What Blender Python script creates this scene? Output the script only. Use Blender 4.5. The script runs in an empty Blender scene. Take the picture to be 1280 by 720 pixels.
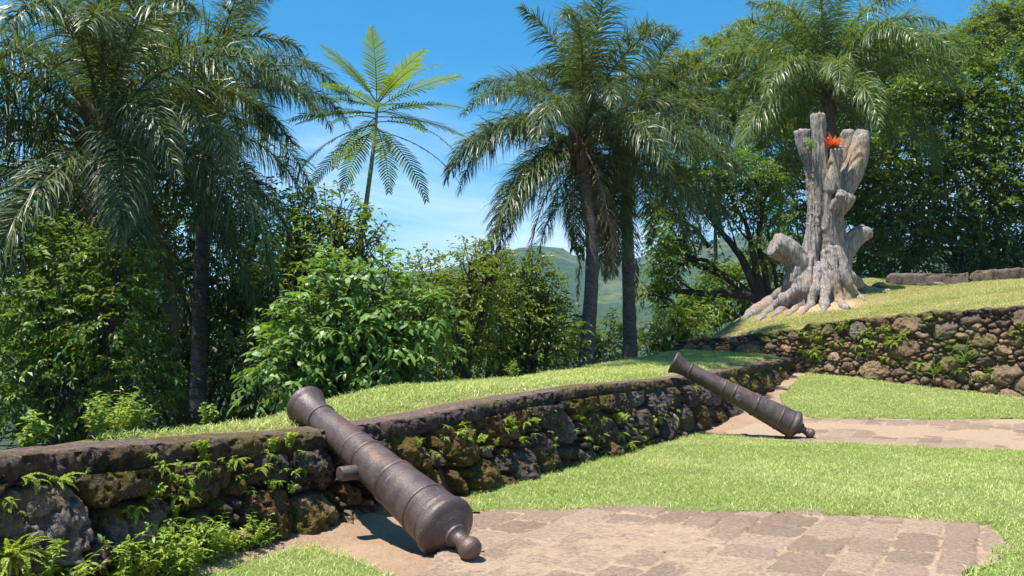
import bpy, math, random
import numpy as np
from mathutils import Vector, Matrix

SC = bpy.context.scene
COL = SC.collection
PI = math.pi
R = math.radians

# ------------------------------------------------------------------ camera numbers
F = 1065.0            # focal length in photo pixels (1280 wide)
CAMZ = 1.45
PITCH = math.atan(78.0 / F)
CP, SP = math.cos(PITCH), math.sin(PITCH)

def ray(X, Y):
    a = (X - 640.0) / F
    b = (360.0 - Y) / F
    v = np.array([a, CP - b * SP, SP + b * CP])
    return v / v[1]                     # unit step in depth (world y)

def at(X, Y, d):
    r = ray(X, Y)
    return np.array([0, 0, CAMZ]) + r * d

def px(p, d):
    return p * d / F

# ------------------------------------------------------------------ noise
_tab = np.random.RandomState(7).rand(64, 256, 256)

def vnoise(x, y, seed=0):
    t = _tab[seed % 64]
    xi = np.floor(x).astype(int); yi = np.floor(y).astype(int)
    fx = x - xi; fy = y - yi
    fx = fx * fx * (3 - 2 * fx); fy = fy * fy * (3 - 2 * fy)
    x0 = xi & 255; x1 = (xi + 1) & 255; y0 = yi & 255; y1 = (yi + 1) & 255
    a = t[y0, x0] * (1 - fx) + t[y0, x1] * fx
    b = t[y1, x0] * (1 - fx) + t[y1, x1] * fx
    return a * (1 - fy) + b * fy

def fbm(x, y, seed=0, octv=4, gain=.5):
    s = 0; a = 1; n = 0
    for o in range(octv):
        s = s + a * vnoise(x * 2 ** o + 13.7 * o, y * 2 ** o + 7.3 * o, seed + o); n += a; a *= gain
    return s / n

def sstep(a, b, x):
    t = np.clip((x - a) / (b - a), 0, 1)
    return t * t * (3 - 2 * t)

def norm(v):
    return v / (np.linalg.norm(v, axis=-1, keepdims=True) + 1e-9)

# ------------------------------------------------------------------ object helpers
def tag(o, label=None, cat=None, group=None, kind=None):
    if label: o['label'] = label
    if cat: o['category'] = cat
    if group: o['group'] = group
    if kind: o['kind'] = kind
    return o

def empty(name, loc=(0, 0, 0), rot=(0, 0, 0)):
    o = bpy.data.objects.new(name, None)
    o.empty_display_size = .2
    COL.objects.link(o)
    o.location = loc; o.rotation_euler = rot
    return o

class MB:
    """collects vertices, faces and point attributes, builds one mesh"""
    def __init__(s):
        s.v = []; s.f = []; s.n = 0; s.a = {}
    def add(s, verts, faces, **attr):
        verts = np.asarray(verts, float).reshape(-1, 3)
        faces = np.asarray(faces, int)
        s.v.append(verts); s.f.append(faces + s.n)
        for k in set(list(s.a) + list(attr)):
            if k not in s.a:
                s.a[k] = [np.zeros((s.n, 3))] if s.n else []
            val = attr.get(k)
            if val is None: val = np.zeros((len(verts), 3))
            val = np.asarray(val, float)
            if val.ndim == 1 and val.shape[0] == len(verts): val = np.repeat(val[:, None], 3, 1)
            s.a[k].append(np.broadcast_to(val, (len(verts), 3)))
        s.n += len(verts)
    def mesh(s, name, smooth=True):
        me = bpy.data.meshes.new(name)
        V = np.concatenate(s.v)
        me.vertices.add(len(V)); me.vertices.foreach_set('co', V.ravel().astype(np.float32))
        L = np.concatenate([f.ravel() for f in s.f])
        cnt = np.concatenate([np.full(len(f), f.shape[1]) for f in s.f])
        st = np.concatenate([[0], np.cumsum(cnt)[:-1]])
        me.loops.add(len(L)); me.loops.foreach_set('vertex_index', L.astype(np.int32))
        me.polygons.add(len(cnt))
        me.polygons.foreach_set('loop_start', st.astype(np.int32))
        me.polygons.foreach_set('loop_total', cnt.astype(np.int32))
        me.polygons.foreach_set('use_smooth', np.full(len(cnt), smooth, bool))
        for k, lst in s.a.items():
            A = np.concatenate(lst)
            c = me.color_attributes.new(k, 'FLOAT_COLOR', 'POINT')
            c.data.foreach_set('color', np.concatenate([A, np.ones((len(A), 1))], 1).ravel().astype(np.float32))
        me.update(calc_edges=True)
        return me
    def build(s, name, mat, parent=None, smooth=True):
        me = s.mesh(name, smooth)
        me.materials.append(mat)
        o = bpy.data.objects.new(name, me)
        COL.objects.link(o)
        if parent is not None: o.parent = parent
        return o

def link(name, me, parent=None, loc=(0, 0, 0), rot=(0, 0, 0), scl=1.0):
    o = bpy.data.objects.new(name, me)
    COL.objects.link(o)
    if parent is not None: o.parent = parent
    o.location = loc; o.rotation_euler = rot
    o.scale = (scl,) * 3 if np.isscalar(scl) else scl
    return o

def grid_faces(nu, nv):
    i = np.arange(nu * nv).reshape(nu, nv)
    return np.stack([i[:-1, :-1], i[1:, :-1], i[1:, 1:], i[:-1, 1:]], -1).reshape(-1, 4)

def smooth_path(P, rad, n):
    P = np.asarray(P, float); rad = np.asarray(rad, float)
    m = len(P)
    Q = np.concatenate([[2 * P[0] - P[1]], P, [2 * P[-1] - P[-2]]])
    t = np.linspace(0, m - 1 - 1e-6, n); i = t.astype(int); f = (t - i)[:, None]
    p0, p1, p2, p3 = Q[i], Q[i + 1], Q[i + 2], Q[i + 3]
    out = .5 * (2 * p1 + (p2 - p0) * f + (2 * p0 - 5 * p1 + 4 * p2 - p3) * f ** 2 + (3 * p1 - p0 - 3 * p2 + p3) * f ** 3)
    return out, np.interp(t, np.arange(m), rad)

def tube(mb, P, rad, sides=8, caps=True, wob=0, rng=None, **attr):
    P = np.asarray(P, float); rad = np.asarray(rad, float)
    n = len(P)
    T = norm(np.gradient(P, axis=0))
    ref = np.array([0, 0, 1.]) if abs(T[0][2]) < .9 else np.array([1., 0, 0])
    Nn = np.zeros_like(P)
    v = ref - T[0] * (ref @ T[0]); Nn[0] = v / np.linalg.norm(v)
    for i in range(1, n):
        v = Nn[i - 1] - T[i] * (Nn[i - 1] @ T[i]); Nn[i] = v / (np.linalg.norm(v) + 1e-9)
    B = np.cross(T, Nn)
    a = np.linspace(0, 2 * PI, sides, endpoint=False)
    rr = np.repeat(rad[:, None], sides, 1)
    if wob and rng is not None:
        rr = rr * (1 + wob * (rng.rand(n, sides) - .5) * 2)
    V = P[:, None] + rr[..., None] * (np.cos(a)[None, :, None] * Nn[:, None] + np.sin(a)[None, :, None] * B[:, None])
    i = np.arange(n * sides).reshape(n, sides)
    j = np.roll(i, -1, 1)
    Fc = np.stack([i[:-1], j[:-1], j[1:], i[1:]], -1).reshape(-1, 4)
    V = V.reshape(-1, 3)
    if caps:
        V = np.concatenate([V, P[:1], P[-1:]])
        c0, c1 = n * sides, n * sides + 1
        e0 = np.stack([j[0], i[0], np.full(sides, c0)], -1)
        e1 = np.stack([i[-1], j[-1], np.full(sides, c1)], -1)
        m = MB(); 
        mb.add(V, Fc, **attr)
        mb.f.append(np.concatenate([e0, e1]) + (mb.n - len(V)))
    else:
        mb.add(V, Fc, **attr)

def inpoly(x, y, poly):
    poly = np.asarray(poly, float)
    c = np.zeros(x.shape, bool)
    n = len(poly); j = n - 1
    for i in range(n):
        xi, yi = poly[i]; xj, yj = poly[j]
        if yi != yj:
            k = ((yi > y) != (yj > y)) & (x < (xj - xi) * (y - yi) / (yj - yi) + xi)
            c ^= k
        j = i
    return c

# ------------------------------------------------------------------ materials
def new_mat(name):
    m = bpy.data.materials.new(name); m.use_nodes = True
    nt = m.node_tree
    for n in list(nt.nodes): nt.nodes.remove(n)
    out = nt.nodes.new('ShaderNodeOutputMaterial')
    return m, nt, out

def N(nt, typ, **kw):
    n = nt.nodes.new(typ)
    for k, v in kw.items():
        if k.startswith('i_'):
            n.inputs[k[2:].replace('_', ' ')].default_value = v
        else: setattr(n, k, v)
    return n

def rgba(c): return (c[0], c[1], c[2], 1)

def mixc(nt, fac, a, b, blend='MIX'):
    m = nt.nodes.new('ShaderNodeMix'); m.data_type = 'RGBA'; m.blend_type = blend
    for s, v in ((0, fac), (6, a), (7, b)):
        if isinstance(v, (float, int)): m.inputs[s].default_value = v
        elif isinstance(v, tuple): m.inputs[s].default_value = rgba(v)
        else: nt.links.new(v, m.inputs[s])
    return m.outputs[2]

def ramp(nt, src, p0, p1, c0=(0, 0, 0), c1=(1, 1, 1)):
    r = nt.nodes.new('ShaderNodeValToRGB')
    r.color_ramp.elements[0].position = p0; r.color_ramp.elements[0].color = rgba(c0)
    r.color_ramp.elements[1].position = p1; r.color_ramp.elements[1].color = rgba(c1)
    nt.links.new(src, r.inputs[0])
    return r.outputs[0]

def noise(nt, scale, detail=4, rough=.6, vec=None, dist=0):
    n = nt.nodes.new('ShaderNodeTexNoise')
    n.inputs['Scale'].default_value = scale; n.inputs['Detail'].default_value = detail
    n.inputs['Roughness'].default_value = rough; n.inputs['Distortion'].default_value = dist
    if vec is not None: nt.links.new(vec, n.inputs['Vector'])
    return n.outputs['Fac']

def coords(nt, scale=None):
    t = nt.nodes.new('ShaderNodeTexCoord')
    if scale is None: return t.outputs['Object']
    m = nt.nodes.new('ShaderNodeMapping'); m.inputs['Scale'].default_value = scale
    nt.links.new(t.outputs['Object'], m.inputs['Vector'])
    return m.outputs[0]

def bump(nt, h, strength, dist=.02, nrm=None):
    b = nt.nodes.new('ShaderNodeBump')
    b.inputs['Strength'].default_value = strength; b.inputs['Distance'].default_value = dist
    nt.links.new(h, b.inputs['Height'])
    if nrm is not None: nt.links.new(nrm, b.inputs['Normal'])
    return b.outputs[0]

def principled(nt, out, col, rough=.8, spec=.3, nrm=None, metal=0):
    p = nt.nodes.new('ShaderNodeBsdfPrincipled')
    if isinstance(col, tuple): p.inputs['Base Color'].default_value = rgba(col)
    else: nt.links.new(col, p.inputs['Base Color'])
    if isinstance(rough, (int, float)): p.inputs['Roughness'].default_value = rough
    else: nt.links.new(rough, p.inputs['Roughness'])
    p.inputs['Specular IOR Level'].default_value = spec
    p.inputs['Metallic'].default_value = metal
    if nrm is not None: nt.links.new(nrm, p.inputs['Normal'])
    if out is not None: nt.links.new(p.outputs[0], out.inputs[0])
    return p

def leaf_mat(name, a, b, trans=.35, rough=.38, spec=.5, tcol=None):
    m, nt, out = new_mat(name)
    at_ = N(nt, 'ShaderNodeAttribute', attribute_name='tint')
    sep = nt.nodes.new('ShaderNodeSeparateColor'); nt.links.new(at_.outputs['Color'], sep.inputs[0])
    c = mixc(nt, sep.outputs[0], a, b)
    old = nt.nodes.new('ShaderNodeMath'); old.operation = 'GREATER_THAN'; old.inputs[1].default_value = 1.5
    nt.links.new(sep.outputs[0], old.inputs[0])
    c = mixc(nt, old.outputs[0], c, (.33, .23, .06))
    p = principled(nt, None, c, rough, spec)
    tr = nt.nodes.new('ShaderNodeBsdfTranslucent')
    ct = mixc(nt, 1.0, c, tcol or (1.5, 1.45, .6), 'MULTIPLY')
    nt.links.new(ct, tr.inputs[0])
    mx = nt.nodes.new('ShaderNodeMixShader'); mx.inputs[0].default_value = trans
    nt.links.new(p.outputs[0], mx.inputs[1]); nt.links.new(tr.outputs[0], mx.inputs[2])
    nt.links.new(mx.outputs[0], out.inputs[0])
    return m

def bark_mat(name, a, b, sc=(6, 6, 1.5), bs=.6):
    m, nt, out = new_mat(name)
    v = coords(nt, sc)
    n1 = noise(nt, 3, 6, .65, v); n2 = noise(nt, 1.2, 3, .5, coords(nt))
    c = mixc(nt, ramp(nt, n1, .35, .7), a, b)
    c = mixc(nt, ramp(nt, n2, .55, .75), c, tuple(min(1, x * 1.5) for x in b))
    principled(nt, out, c, .9, .15, bump(nt, n1, bs, .03))
    return m

def attr_rock_mat(name, lichen=.5, mossc=(.07, .075, .015), rough=.9, speck=(.42, .40, .38), fine=26):
    m, nt, out = new_mat(name)
    at_ = N(nt, 'ShaderNodeAttribute', attribute_name='col')
    mo = N(nt, 'ShaderNodeAttribute', attribute_name='moss')
    v = coords(nt)
    n1 = noise(nt, fine, 8, .72, v); n2 = noise(nt, 5, 5, .6, v, .4); n3 = noise(nt, 60, 3, .6, v)
    c = mixc(nt, 1.0, at_.outputs['Color'], ramp(nt, n1, .3, .72, (.35, .33, .31), (1.9, 1.85, 1.8)), 'MULTIPLY')
    c = mixc(nt, ramp(nt, n2, .52, .72), c, mixc(nt, 1.0, c, (1.45, 1.3, 1.15), 'MULTIPLY'))
    sep = nt.nodes.new('ShaderNodeSeparateColor'); nt.links.new(mo.outputs['Color'], sep.inputs[0])
    mm = nt.nodes.new('ShaderNodeMath'); mm.operation = 'MULTIPLY'
    nt.links.new(sep.outputs[0], mm.inputs[0]); nt.links.new(ramp(nt, n2, .38, .55), mm.inputs[1])
    c = mixc(nt, mm.outputs[0], c, mixc(nt, ramp(nt, n1, .35, .65), mossc, tuple(x * 1.9 for x in mossc)))
    l2 = nt.nodes.new('ShaderNodeMath'); l2.operation = 'MULTIPLY'
    nt.links.new(ramp(nt, n3, .62, .7), l2.inputs[0]); l2.inputs[1].default_value = lichen
    c = mixc(nt, l2.outputs[0], c, speck)
    principled(nt, out, c, rough, .25, bump(nt, n3, .9, .014, bump(nt, n1, 1.0, .05)))
    return m

M = {}
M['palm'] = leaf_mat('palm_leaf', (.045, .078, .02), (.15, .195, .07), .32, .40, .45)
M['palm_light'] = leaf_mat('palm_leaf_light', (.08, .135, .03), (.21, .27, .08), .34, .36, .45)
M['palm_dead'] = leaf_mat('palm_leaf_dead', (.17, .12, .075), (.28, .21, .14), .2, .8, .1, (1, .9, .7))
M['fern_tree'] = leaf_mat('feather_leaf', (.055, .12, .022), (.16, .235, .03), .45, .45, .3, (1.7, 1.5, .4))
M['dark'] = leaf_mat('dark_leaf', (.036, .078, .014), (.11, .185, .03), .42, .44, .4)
M['mid'] = leaf_mat('mid_leaf', (.06, .12, .016), (.18, .275, .038), .45, .44, .45)
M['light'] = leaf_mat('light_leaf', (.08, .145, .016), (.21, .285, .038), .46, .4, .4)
M['bigleaf'] = leaf_mat('big_leaf', (.08, .16, .026), (.21, .33, .07), .4, .42, .45)
M['yellow'] = leaf_mat('yellow_leaf', (.11, .17, .018), (.25, .30, .035), .46, .45, .35)
M['shiny'] = leaf_mat('shiny_leaf', (.045, .095, .015), (.18, .26, .034), .4, .42, .5)
M['fern'] = leaf_mat('wall_fern_leaf', (.19, .28, .03), (.42, .48, .09), .4, .5, .3)
M['weed'] = leaf_mat('weed_leaf', (.13, .23, .03), (.32, .41, .08), .4, .45, .35)
M['blade'] = leaf_mat('grass_blade', (.25, .37, .055), (.66, .65, .29), .3, .5, .3, (1.2, 1.2, .6))
M['blade_dry'] = leaf_mat('grass_blade_dry', (.27, .35, .075), (.57, .52, .24), .3, .55, .25, (1.2, 1.15, .65))
M['bark'] = bark_mat('bark', (.045, .035, .028), (.12, .10, .08))
M['palm_bark'] = bark_mat('palm_bark', (.06, .05, .045), (.17, .15, .135), (3, 3, 9), .6)
M['boot'] = bark_mat('palm_boot', (.05, .035, .022), (.16, .11, .07), (5, 5, 1.2), .7)
M['branch'] = bark_mat('dark_branch', (.025, .02, .018), (.07, .06, .05))
M['stem'] = bark_mat('young_stem', (.15, .17, .08), (.28, .28, .16), (3, 3, 6), .3)
M['rock_dark'] = attr_rock_mat('dark_stone', .75, (.085, .062, .010), .92)
M['rock_tan'] = attr_rock_mat('tan_stone', .25, (.09, .10, .02), .92)

def iron_mat():
    m, nt, out = new_mat('rusted_iron')
    v = coords(nt)
    n1 = noise(nt, 7, 6, .6, v); n2 = noise(nt, 45, 5, .65, v); n3 = noise(nt, 3, 4, .5, coords(nt, (12, 1.5, 1.5)), .6)
    c = mixc(nt, ramp(nt, n1, .35, .68), (.066, .044, .040), (.115, .080, .072))
    c = mixc(nt, ramp(nt, n2, .58, .72), c, (.17, .115, .095))
    n4 = noise(nt, 2.2, 5, .65, v, .8)
    c = mixc(nt, ramp(nt, n4, .55, .72), c, (.15, .082, .05))
    c = mixc(nt, ramp(nt, noise(nt, 110, 3, .6, v), .62, .72), c, (.03, .022, .02))
    c = mixc(nt, ramp(nt, n3, .66, .74), c, (.17, .145, .14))
    # rust near where the breech sits in the sand
    r = ramp(nt, n1, .3, .8, (.42, .42, .42), (.58, .58, .58))
    principled(nt, out, c, r, .55, bump(nt, n2, .55, .008, bump(nt, n1, .35, .02)), .2)
    return m
M['iron'] = iron_mat()

def soil_mat(name, a, b, c_, stones=.5):
    m, nt, out = new_mat(name)
    v = coords(nt)
    n1 = noise(nt, 1.3, 6, .6, v); n2 = noise(nt, 22, 6, .7, v); n3 = noise(nt, 90, 3, .6, v)
    c = mixc(nt, ramp(nt, n1, .35, .68), a, b)
    c = mixc(nt, ramp(nt, n2, .5, .72), c, c_)
    c = mixc(nt, 1.0, c, ramp(nt, n3, .3, .7, (.72, .7, .68), (1.2, 1.2, 1.2)), 'MULTIPLY')
    principled(nt, out, c, .95, .12, bump(nt, n3, .5, .01, bump(nt, n2, .6, .03)))
    return m
M['sand'] = soil_mat('sandy_soil', (.29, .19, .12), (.37, .265, .18), (.24, .155, .095))
M['lawn'] = soil_mat('turf_soil', (.13, .18, .045), (.18, .21, .065), (.22, .19, .09))
M['leaf_litter'] = soil_mat('leaf_litter', (.035, .03, .018), (.05, .05, .02), (.07, .05, .03))

def paving_mat():
    m, nt, out = new_mat('worn_paving')
    at_ = N(nt, 'ShaderNodeAttribute', attribute_name='slab')
    sep = nt.nodes.new('ShaderNodeSeparateColor'); nt.links.new(at_.outputs['Color'], sep.inputs[0])
    v = coords(nt)
    n1 = noise(nt, 3.2, 6, .65, v, .3); n2 = noise(nt, 30, 6, .7, v); n3 = noise(nt, 110, 3, .6, v)
    stone = mixc(nt, sep.outputs[1], (.205, .145, .105), (.31, .226, .165))
    stone = mixc(nt, 1.0, stone, ramp(nt, n2, .3, .72, (.55, .55, .55), (1.4, 1.38, 1.35)), 'MULTIPLY')
    sand = mixc(nt, ramp(nt, n2, .35, .65), (.29, .20, .13), (.385, .285, .20))
    ad = nt.nodes.new('ShaderNodeMath'); ad.operation = 'ADD'
    nt.links.new(sep.outputs[0], ad.inputs[0])
    mu = nt.nodes.new('ShaderNodeMath'); mu.operation = 'MULTIPLY_ADD'
    nt.links.new(n1, mu.inputs[0]); mu.inputs[1].default_value = -1.5; mu.inputs[2].default_value = .72
    nt.links.new(mu.outputs[0], ad.inputs[1])
    mu2 = nt.nodes.new('ShaderNodeMath'); mu2.operation = 'MULTIPLY_ADD'
    nt.links.new(n2, mu2.inputs[0]); mu2.inputs[1].default_value = -.7; mu2.inputs[2].default_value = .35
    ad2 = nt.nodes.new('ShaderNodeMath'); ad2.operation = 'ADD'
    nt.links.new(ad.outputs[0], ad2.inputs[0]); nt.links.new(mu2.outputs[0], ad2.inputs[1])
    c = mixc(nt, ramp(nt, ad2.outputs[0], .35, .62), sand, stone)
    principled(nt, out, c, .92, .15, bump(nt, n3, .5, .008, bump(nt, n2, .7, .02)))
    return m
M['paving'] = paving_mat()

def wood_mat():
    m, nt, out = new_mat('weathered_wood')
    v = coords(nt, (7, 7, .7))
    n1 = noise(nt, 2.2, 7, .68, v, .6); n2 = noise(nt, .55, 4, .6, coords(nt), .3)
    n3 = noise(nt, 6, 4, .6, coords(nt, (6, 6, .5)), .4)
    c = mixc(nt, ramp(nt, n1, .32, .68), (.15, .12, .10), (.52, .46, .42))
    c = mixc(nt, ramp(nt, n2, .50, .66), c, (.43, .30, .185))
    c = mixc(nt, ramp(nt, n3, .57, .66), c, (.075, .055, .042))
    principled(nt, out, c, .85, .2, bump(nt, n3, .8, .05, bump(nt, n1, 1.0, .06)))
    return m
M['wood'] = wood_mat()

def hill_mat():
    m, nt, out = new_mat('forested_hills')
    v = coords(nt)
    n1 = noise(nt, .009, 5, .6, v); n2 = noise(nt, .10, 5, .7, v); n3 = noise(nt, .035, 4, .6, v)
    c = mixc(nt, ramp(nt, n2, .35, .65), (.018, .04, .012), (.05, .085, .02))
    c = mixc(nt, ramp(nt, n1, .52, .58), c, mixc(nt, ramp(nt, n3, .4, .6), (.12, .13, .04), (.06, .09, .025)))
    principled(nt, out, c, .95, .05, bump(nt, n2, 1.0, 6.0))
    return m
M['hill'] = hill_mat()

def plain(name, col, rough=.8, nscale=20, var=.25):
    m, nt, out = new_mat(name)
    n1 = noise(nt, nscale, 4, .6, coords(nt))
    c = mixc(nt, ramp(nt, n1, .3, .7), tuple(x * (1 - var) for x in col), tuple(min(1, x * (1 + var)) for x in col))
    principled(nt, out, c, rough, .2)
    return m
M['plaster'] = plain('pale_plaster', (.65, .62, .56))
M['tile'] = plain('roof_tile', (.3, .14, .08))

# ------------------------------------------------------------------ ground shapes
# low parapet wall: a gentle curve in plan, given by its foot line
_wy = np.array([-6., 0., 3., 5.63, 6.43, 7.11, 8.72, 11., 14.16, 18., 23.2, 26])
_wx = np.array([-8.9, -5.45, -3.72, -2.22, -1.76, -1.40, -.42, .86, 2.72, 4.86, 7.72, 9.2])
_fy = np.linspace(-6, 25.5, 640)
_fx = np.interp(_fy, _wy, _wx)
_k = np.hanning(41); _k /= _k.sum()
_fx = np.convolve(np.pad(_fx, 20, mode='reflect', reflect_type='odd'), _k, 'valid')
_fs = np.concatenate([[0], np.cumsum(np.hypot(np.diff(_fx), np.diff(_fy)))])
_ft = norm(np.stack([np.gradient(_fx), np.gradient(_fy)], -1))

def wallx(y): return np.interp(y, _fy, _fx)
def wall_at(s):
    """point on the foot line, tangent, courtyard-side normal"""
    x = np.interp(s, _fs, _fx); y = np.interp(s, _fs, _fy)
    tx = np.interp(s, _fs, _ft[:, 0]); ty = np.interp(s, _fs, _ft[:, 1])
    return x, y, tx, ty, ty, -tx
def s_of_y(y): return np.interp(y, _fy, _fs)

def zt(y):
    """top of the parapet along its length"""
    ys = np.array([-6, 2, 5.0, 5.9, 7.2, 8.2, 9.1, 11.4, 14.5, 18, 23.2, 28, 40])
    zs = np.array([.89, .88, .865, .84, .78, .825, .895, .985, .985, 1.07, 1.25, 1.58, 1.9])
    w = 0
    for o in (-.6, -.3, 0, .3, .6): w = w + np.interp(np.asarray(y) + o, ys, zs)
    return w / 5

def hc(x, y):
    """courtyard ground"""
    t = np.asarray(y, float) - 15.4
    return .11 * np.where(t > 2, t, np.where(t < -2, 0, (t + 2) ** 2 / 8))

def drift(x, y):
    return .05 * np.exp(-(((np.asarray(x) + .45) / .32) ** 2 + ((np.asarray(y) - 5.98) / .22) ** 2)) * (.5 + fbm(np.asarray(x) * 6, np.asarray(y) * 6, 14))

def G(X, Y, fn=None, d0=3.0, d1=60.0):
    """where a line of sight meets a ground function"""
    fn = fn or hc
    r = ray(X, Y)
    d = np.linspace(d0, d1, 6000)
    P = np.array([0, 0, CAMZ])[None] + r[None] * d[:, None]
    below = P[:, 2] < fn(P[:, 0], P[:, 1])
    i = int(np.argmax(below)) if below.any() else len(d) - 1
    return P[i]

# retaining wall of the upper terrace: straight in plan
W2A = np.array([11.42, 19.0]); W2D = np.array([-.637, .771]); W2D /= np.linalg.norm(W2D)
W2B = np.array([W2D[1], -W2D[0]])            # points away from the courtyard
def z2(v):
    return np.interp(v, [-12, -6, 0, 3.3, 4.6, 5.56, 6.57, 7.65, 9.1, 10.5], [2.6, 2.5, 2.40, 2.28, 2.2, 2.06, 1.94, 1.8, 1.76, 1.72])
def uv2(x, y):
    dx = np.asarray(x) - W2A[0]; dy = np.asarray(y) - W2A[1]
    return dx * W2D[0] + dy * W2D[1], dx * W2B[0] + dy * W2B[1]
def uk(v): return np.interp(v, [-4, 3.5, 5, 7, 8, 12], [11.2, 10.25, 9.75, 8.2, 8.6, 9.5])
def ht(x, y):
    """upper terrace ground"""
    v, u = uv2(x, y)
    sl = np.interp(v, [-2, 0, 3.5, 5, 7, 8], [.15, .15, .158, .175, .222, .235])
    z = z2(v) - .03 + .25 * sstep(5.5, 7.5, v) * (1 - np.exp(-np.clip(u, 0, 90) / .7)) + sl * np.minimum(np.clip(u, 0, 200), uk(v)) + .012 * np.clip(u - uk(v), 0, 200)
    drop = np.clip(v - 8.6 - .25 * np.clip(u, 0, 30), 0, 40)
    return z - .55 * drop - .06 * np.clip(drop, 0, 3)

# grassy rampart outside the parapet, falling away into the wood
OS = np.array([-1.45, 7.11]); OW = norm(np.array([.494, .869])); ON = np.array([OW[1], -OW[0]])
_eX = [-140, 43, 172, 301, 357, 415, 482, 580, 696, 770, 830, 880]
_eD = [4.0, 4.98, 6.15, 7.4, 7.9, 9.0, 10.8, 11.9, 16.2, 20.5, 24.5, 27.5]
_es = []; _et = []
for X_, d_ in zip(_eX, _eD):
    p_ = at(X_, 438, d_)[:2] - OS
    _es.append(p_ @ OW); _et.append(-(p_ @ ON))
_o = np.argsort(_es); _es = np.array(_es)[_o]; _et = np.array(_et)[_o]
def st_of(x, y):
    dx = np.asarray(x) - OS[0]; dy = np.asarray(y) - OS[1]
    return dx * OW[0] + dy * OW[1], -(dx * ON[0] + dy * ON[1])
def edge_t(s): return np.interp(s, np.concatenate([[-30], _es]), np.concatenate([[1.0], _et]))
def ho(x, y):
    s, t = st_of(x, y)
    e = t - edge_t(s)
    z = zt(y) + .02 - .07 * sstep(.60, .45, t) + .02 * (fbm(np.asarray(x) * .7, np.asarray(y) * .7, 3) - .5)
    k = np.clip(e, 0, 60)
    z = z - .5 * (np.sqrt(k * k + .5) - .7071)
    f = np.clip(np.asarray(y) - 28.0, 0, 60)
    return z - .35 * f

def near_ground(x, y):
    v, u = uv2(x, y)
    if u > 0 and v < 12: return float(ht(x, y))
    if x < wallx(y): return float(ho(x, y))
    return float(hc(x, y))

# ------------------------------------------------------------------ far valley and hills
def build_valley():
    na, nr = 1100, 150
    az = np.linspace(-PI, PI, na)                 # 0 = straight ahead
    rr = np.concatenate([[0.1], np.geomspace(14, 5200, nr - 1)])
    A, Rr = np.meshgrid(az, rr, indexing='ij')
    X = np.sin(A) * Rr; Y = np.cos(A) * Rr
    # skyline heights in photo pixels above the horizon
    pxx = np.array([-700, 0, 300, 440, 500, 560, 610, 640, 665, 700, 740, 800, 860, 930, 980, 1100, 1300, 2200])
    pyy = np.array([375, 372, 362, 350, 341, 340, 331, 323, 317, 319, 329, 322, 306, 296, 292, 300, 330, 370])
    aa = np.arctan((pxx - 640) / F)
    el = np.interp(A, aa, (438 - pyy) / F, left=.06, right=.06)
    R0 = 1500 + 250 * np.sin(A * 5 + 1)
    zr = el * R0 * np.cos(A).clip(.4, 1)
    base = -18 - 50 * sstep(30, 400, Rr)
    bumpz = np.where(Rr < R0, sstep(420, 1, (R0 - Rr)) ** .9 * 0 + sstep(250, 1, 0) * 0 + (sstep(0.28, 1.0, Rr / R0)) , 1 - .55 * sstep(1, 2.0, Rr / R0))
    Z = base + (zr - base + 0) * bumpz
    nz = fbm(X / 260, Y / 260, 5, 5) - .5
    Z = Z + nz * 60 * sstep(150, 900, Rr) * (1 - .75 * np.exp(-((Rr - R0) / 160) ** 2))
    Z = Z + (fbm(X / 30, Y / 30, 9, 3) - .5) * 14 * sstep(120, 500, Rr)
    mb = MB(); mb.add(np.stack([X, Y, Z], -1).reshape(-1, 3), grid_faces(na, nr)[:, ::-1])
    o = mb.build('hills', M['hill']); tag(o, 'forested valley and hazy green hills beyond the rampart', 'hills', None, 'structure')
    return R0
build_valley()

def sheet(name, X, Y, Z, mat, label, cat, flip=False):
    mb = MB(); f = grid_faces(*X.shape)
    mb.add(np.stack([X, Y, Z], -1).reshape(-1, 3), f[:, ::-1] if flip else f)
    o = mb.build(name, mat); tag(o, label, cat, None, 'structure'); return o

# courtyard soil
gx, gy = np.meshgrid(np.arange(-10, 26, .12), np.arange(-6, 26.4, .12), indexing='ij')
sx = np.maximum(gx, wallx(gy) - .25)
v_, u_ = uv2(sx, gy)
push = np.clip(u_ - .3, 0, 100)
sx2 = sx - push * W2B[0]; sy2 = gy - push * W2B[1]
gz = hc(sx2, sy2) + .035 * (fbm(sx2 * 1.1, sy2 * 1.1, 11) - .5) * sstep(2, 5, sy2) + .012 * (fbm(sx2 * 6, sy2 * 6, 15) - .5)
gz = gz + drift(sx2, sy2) + .10 * np.exp(-((sx2 - wallx(sy2)) / .35) ** 2) * (.4 + fbm(sx2 * 1.5, sy2 * 1.5, 21)) * sstep(9.0, 7.6, sy2)   # soil banked against the wall foot
sheet('courtyard_ground', sx2, sy2, gz, M['sand'], 'sandy courtyard soil between the stone walls', 'ground')

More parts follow.
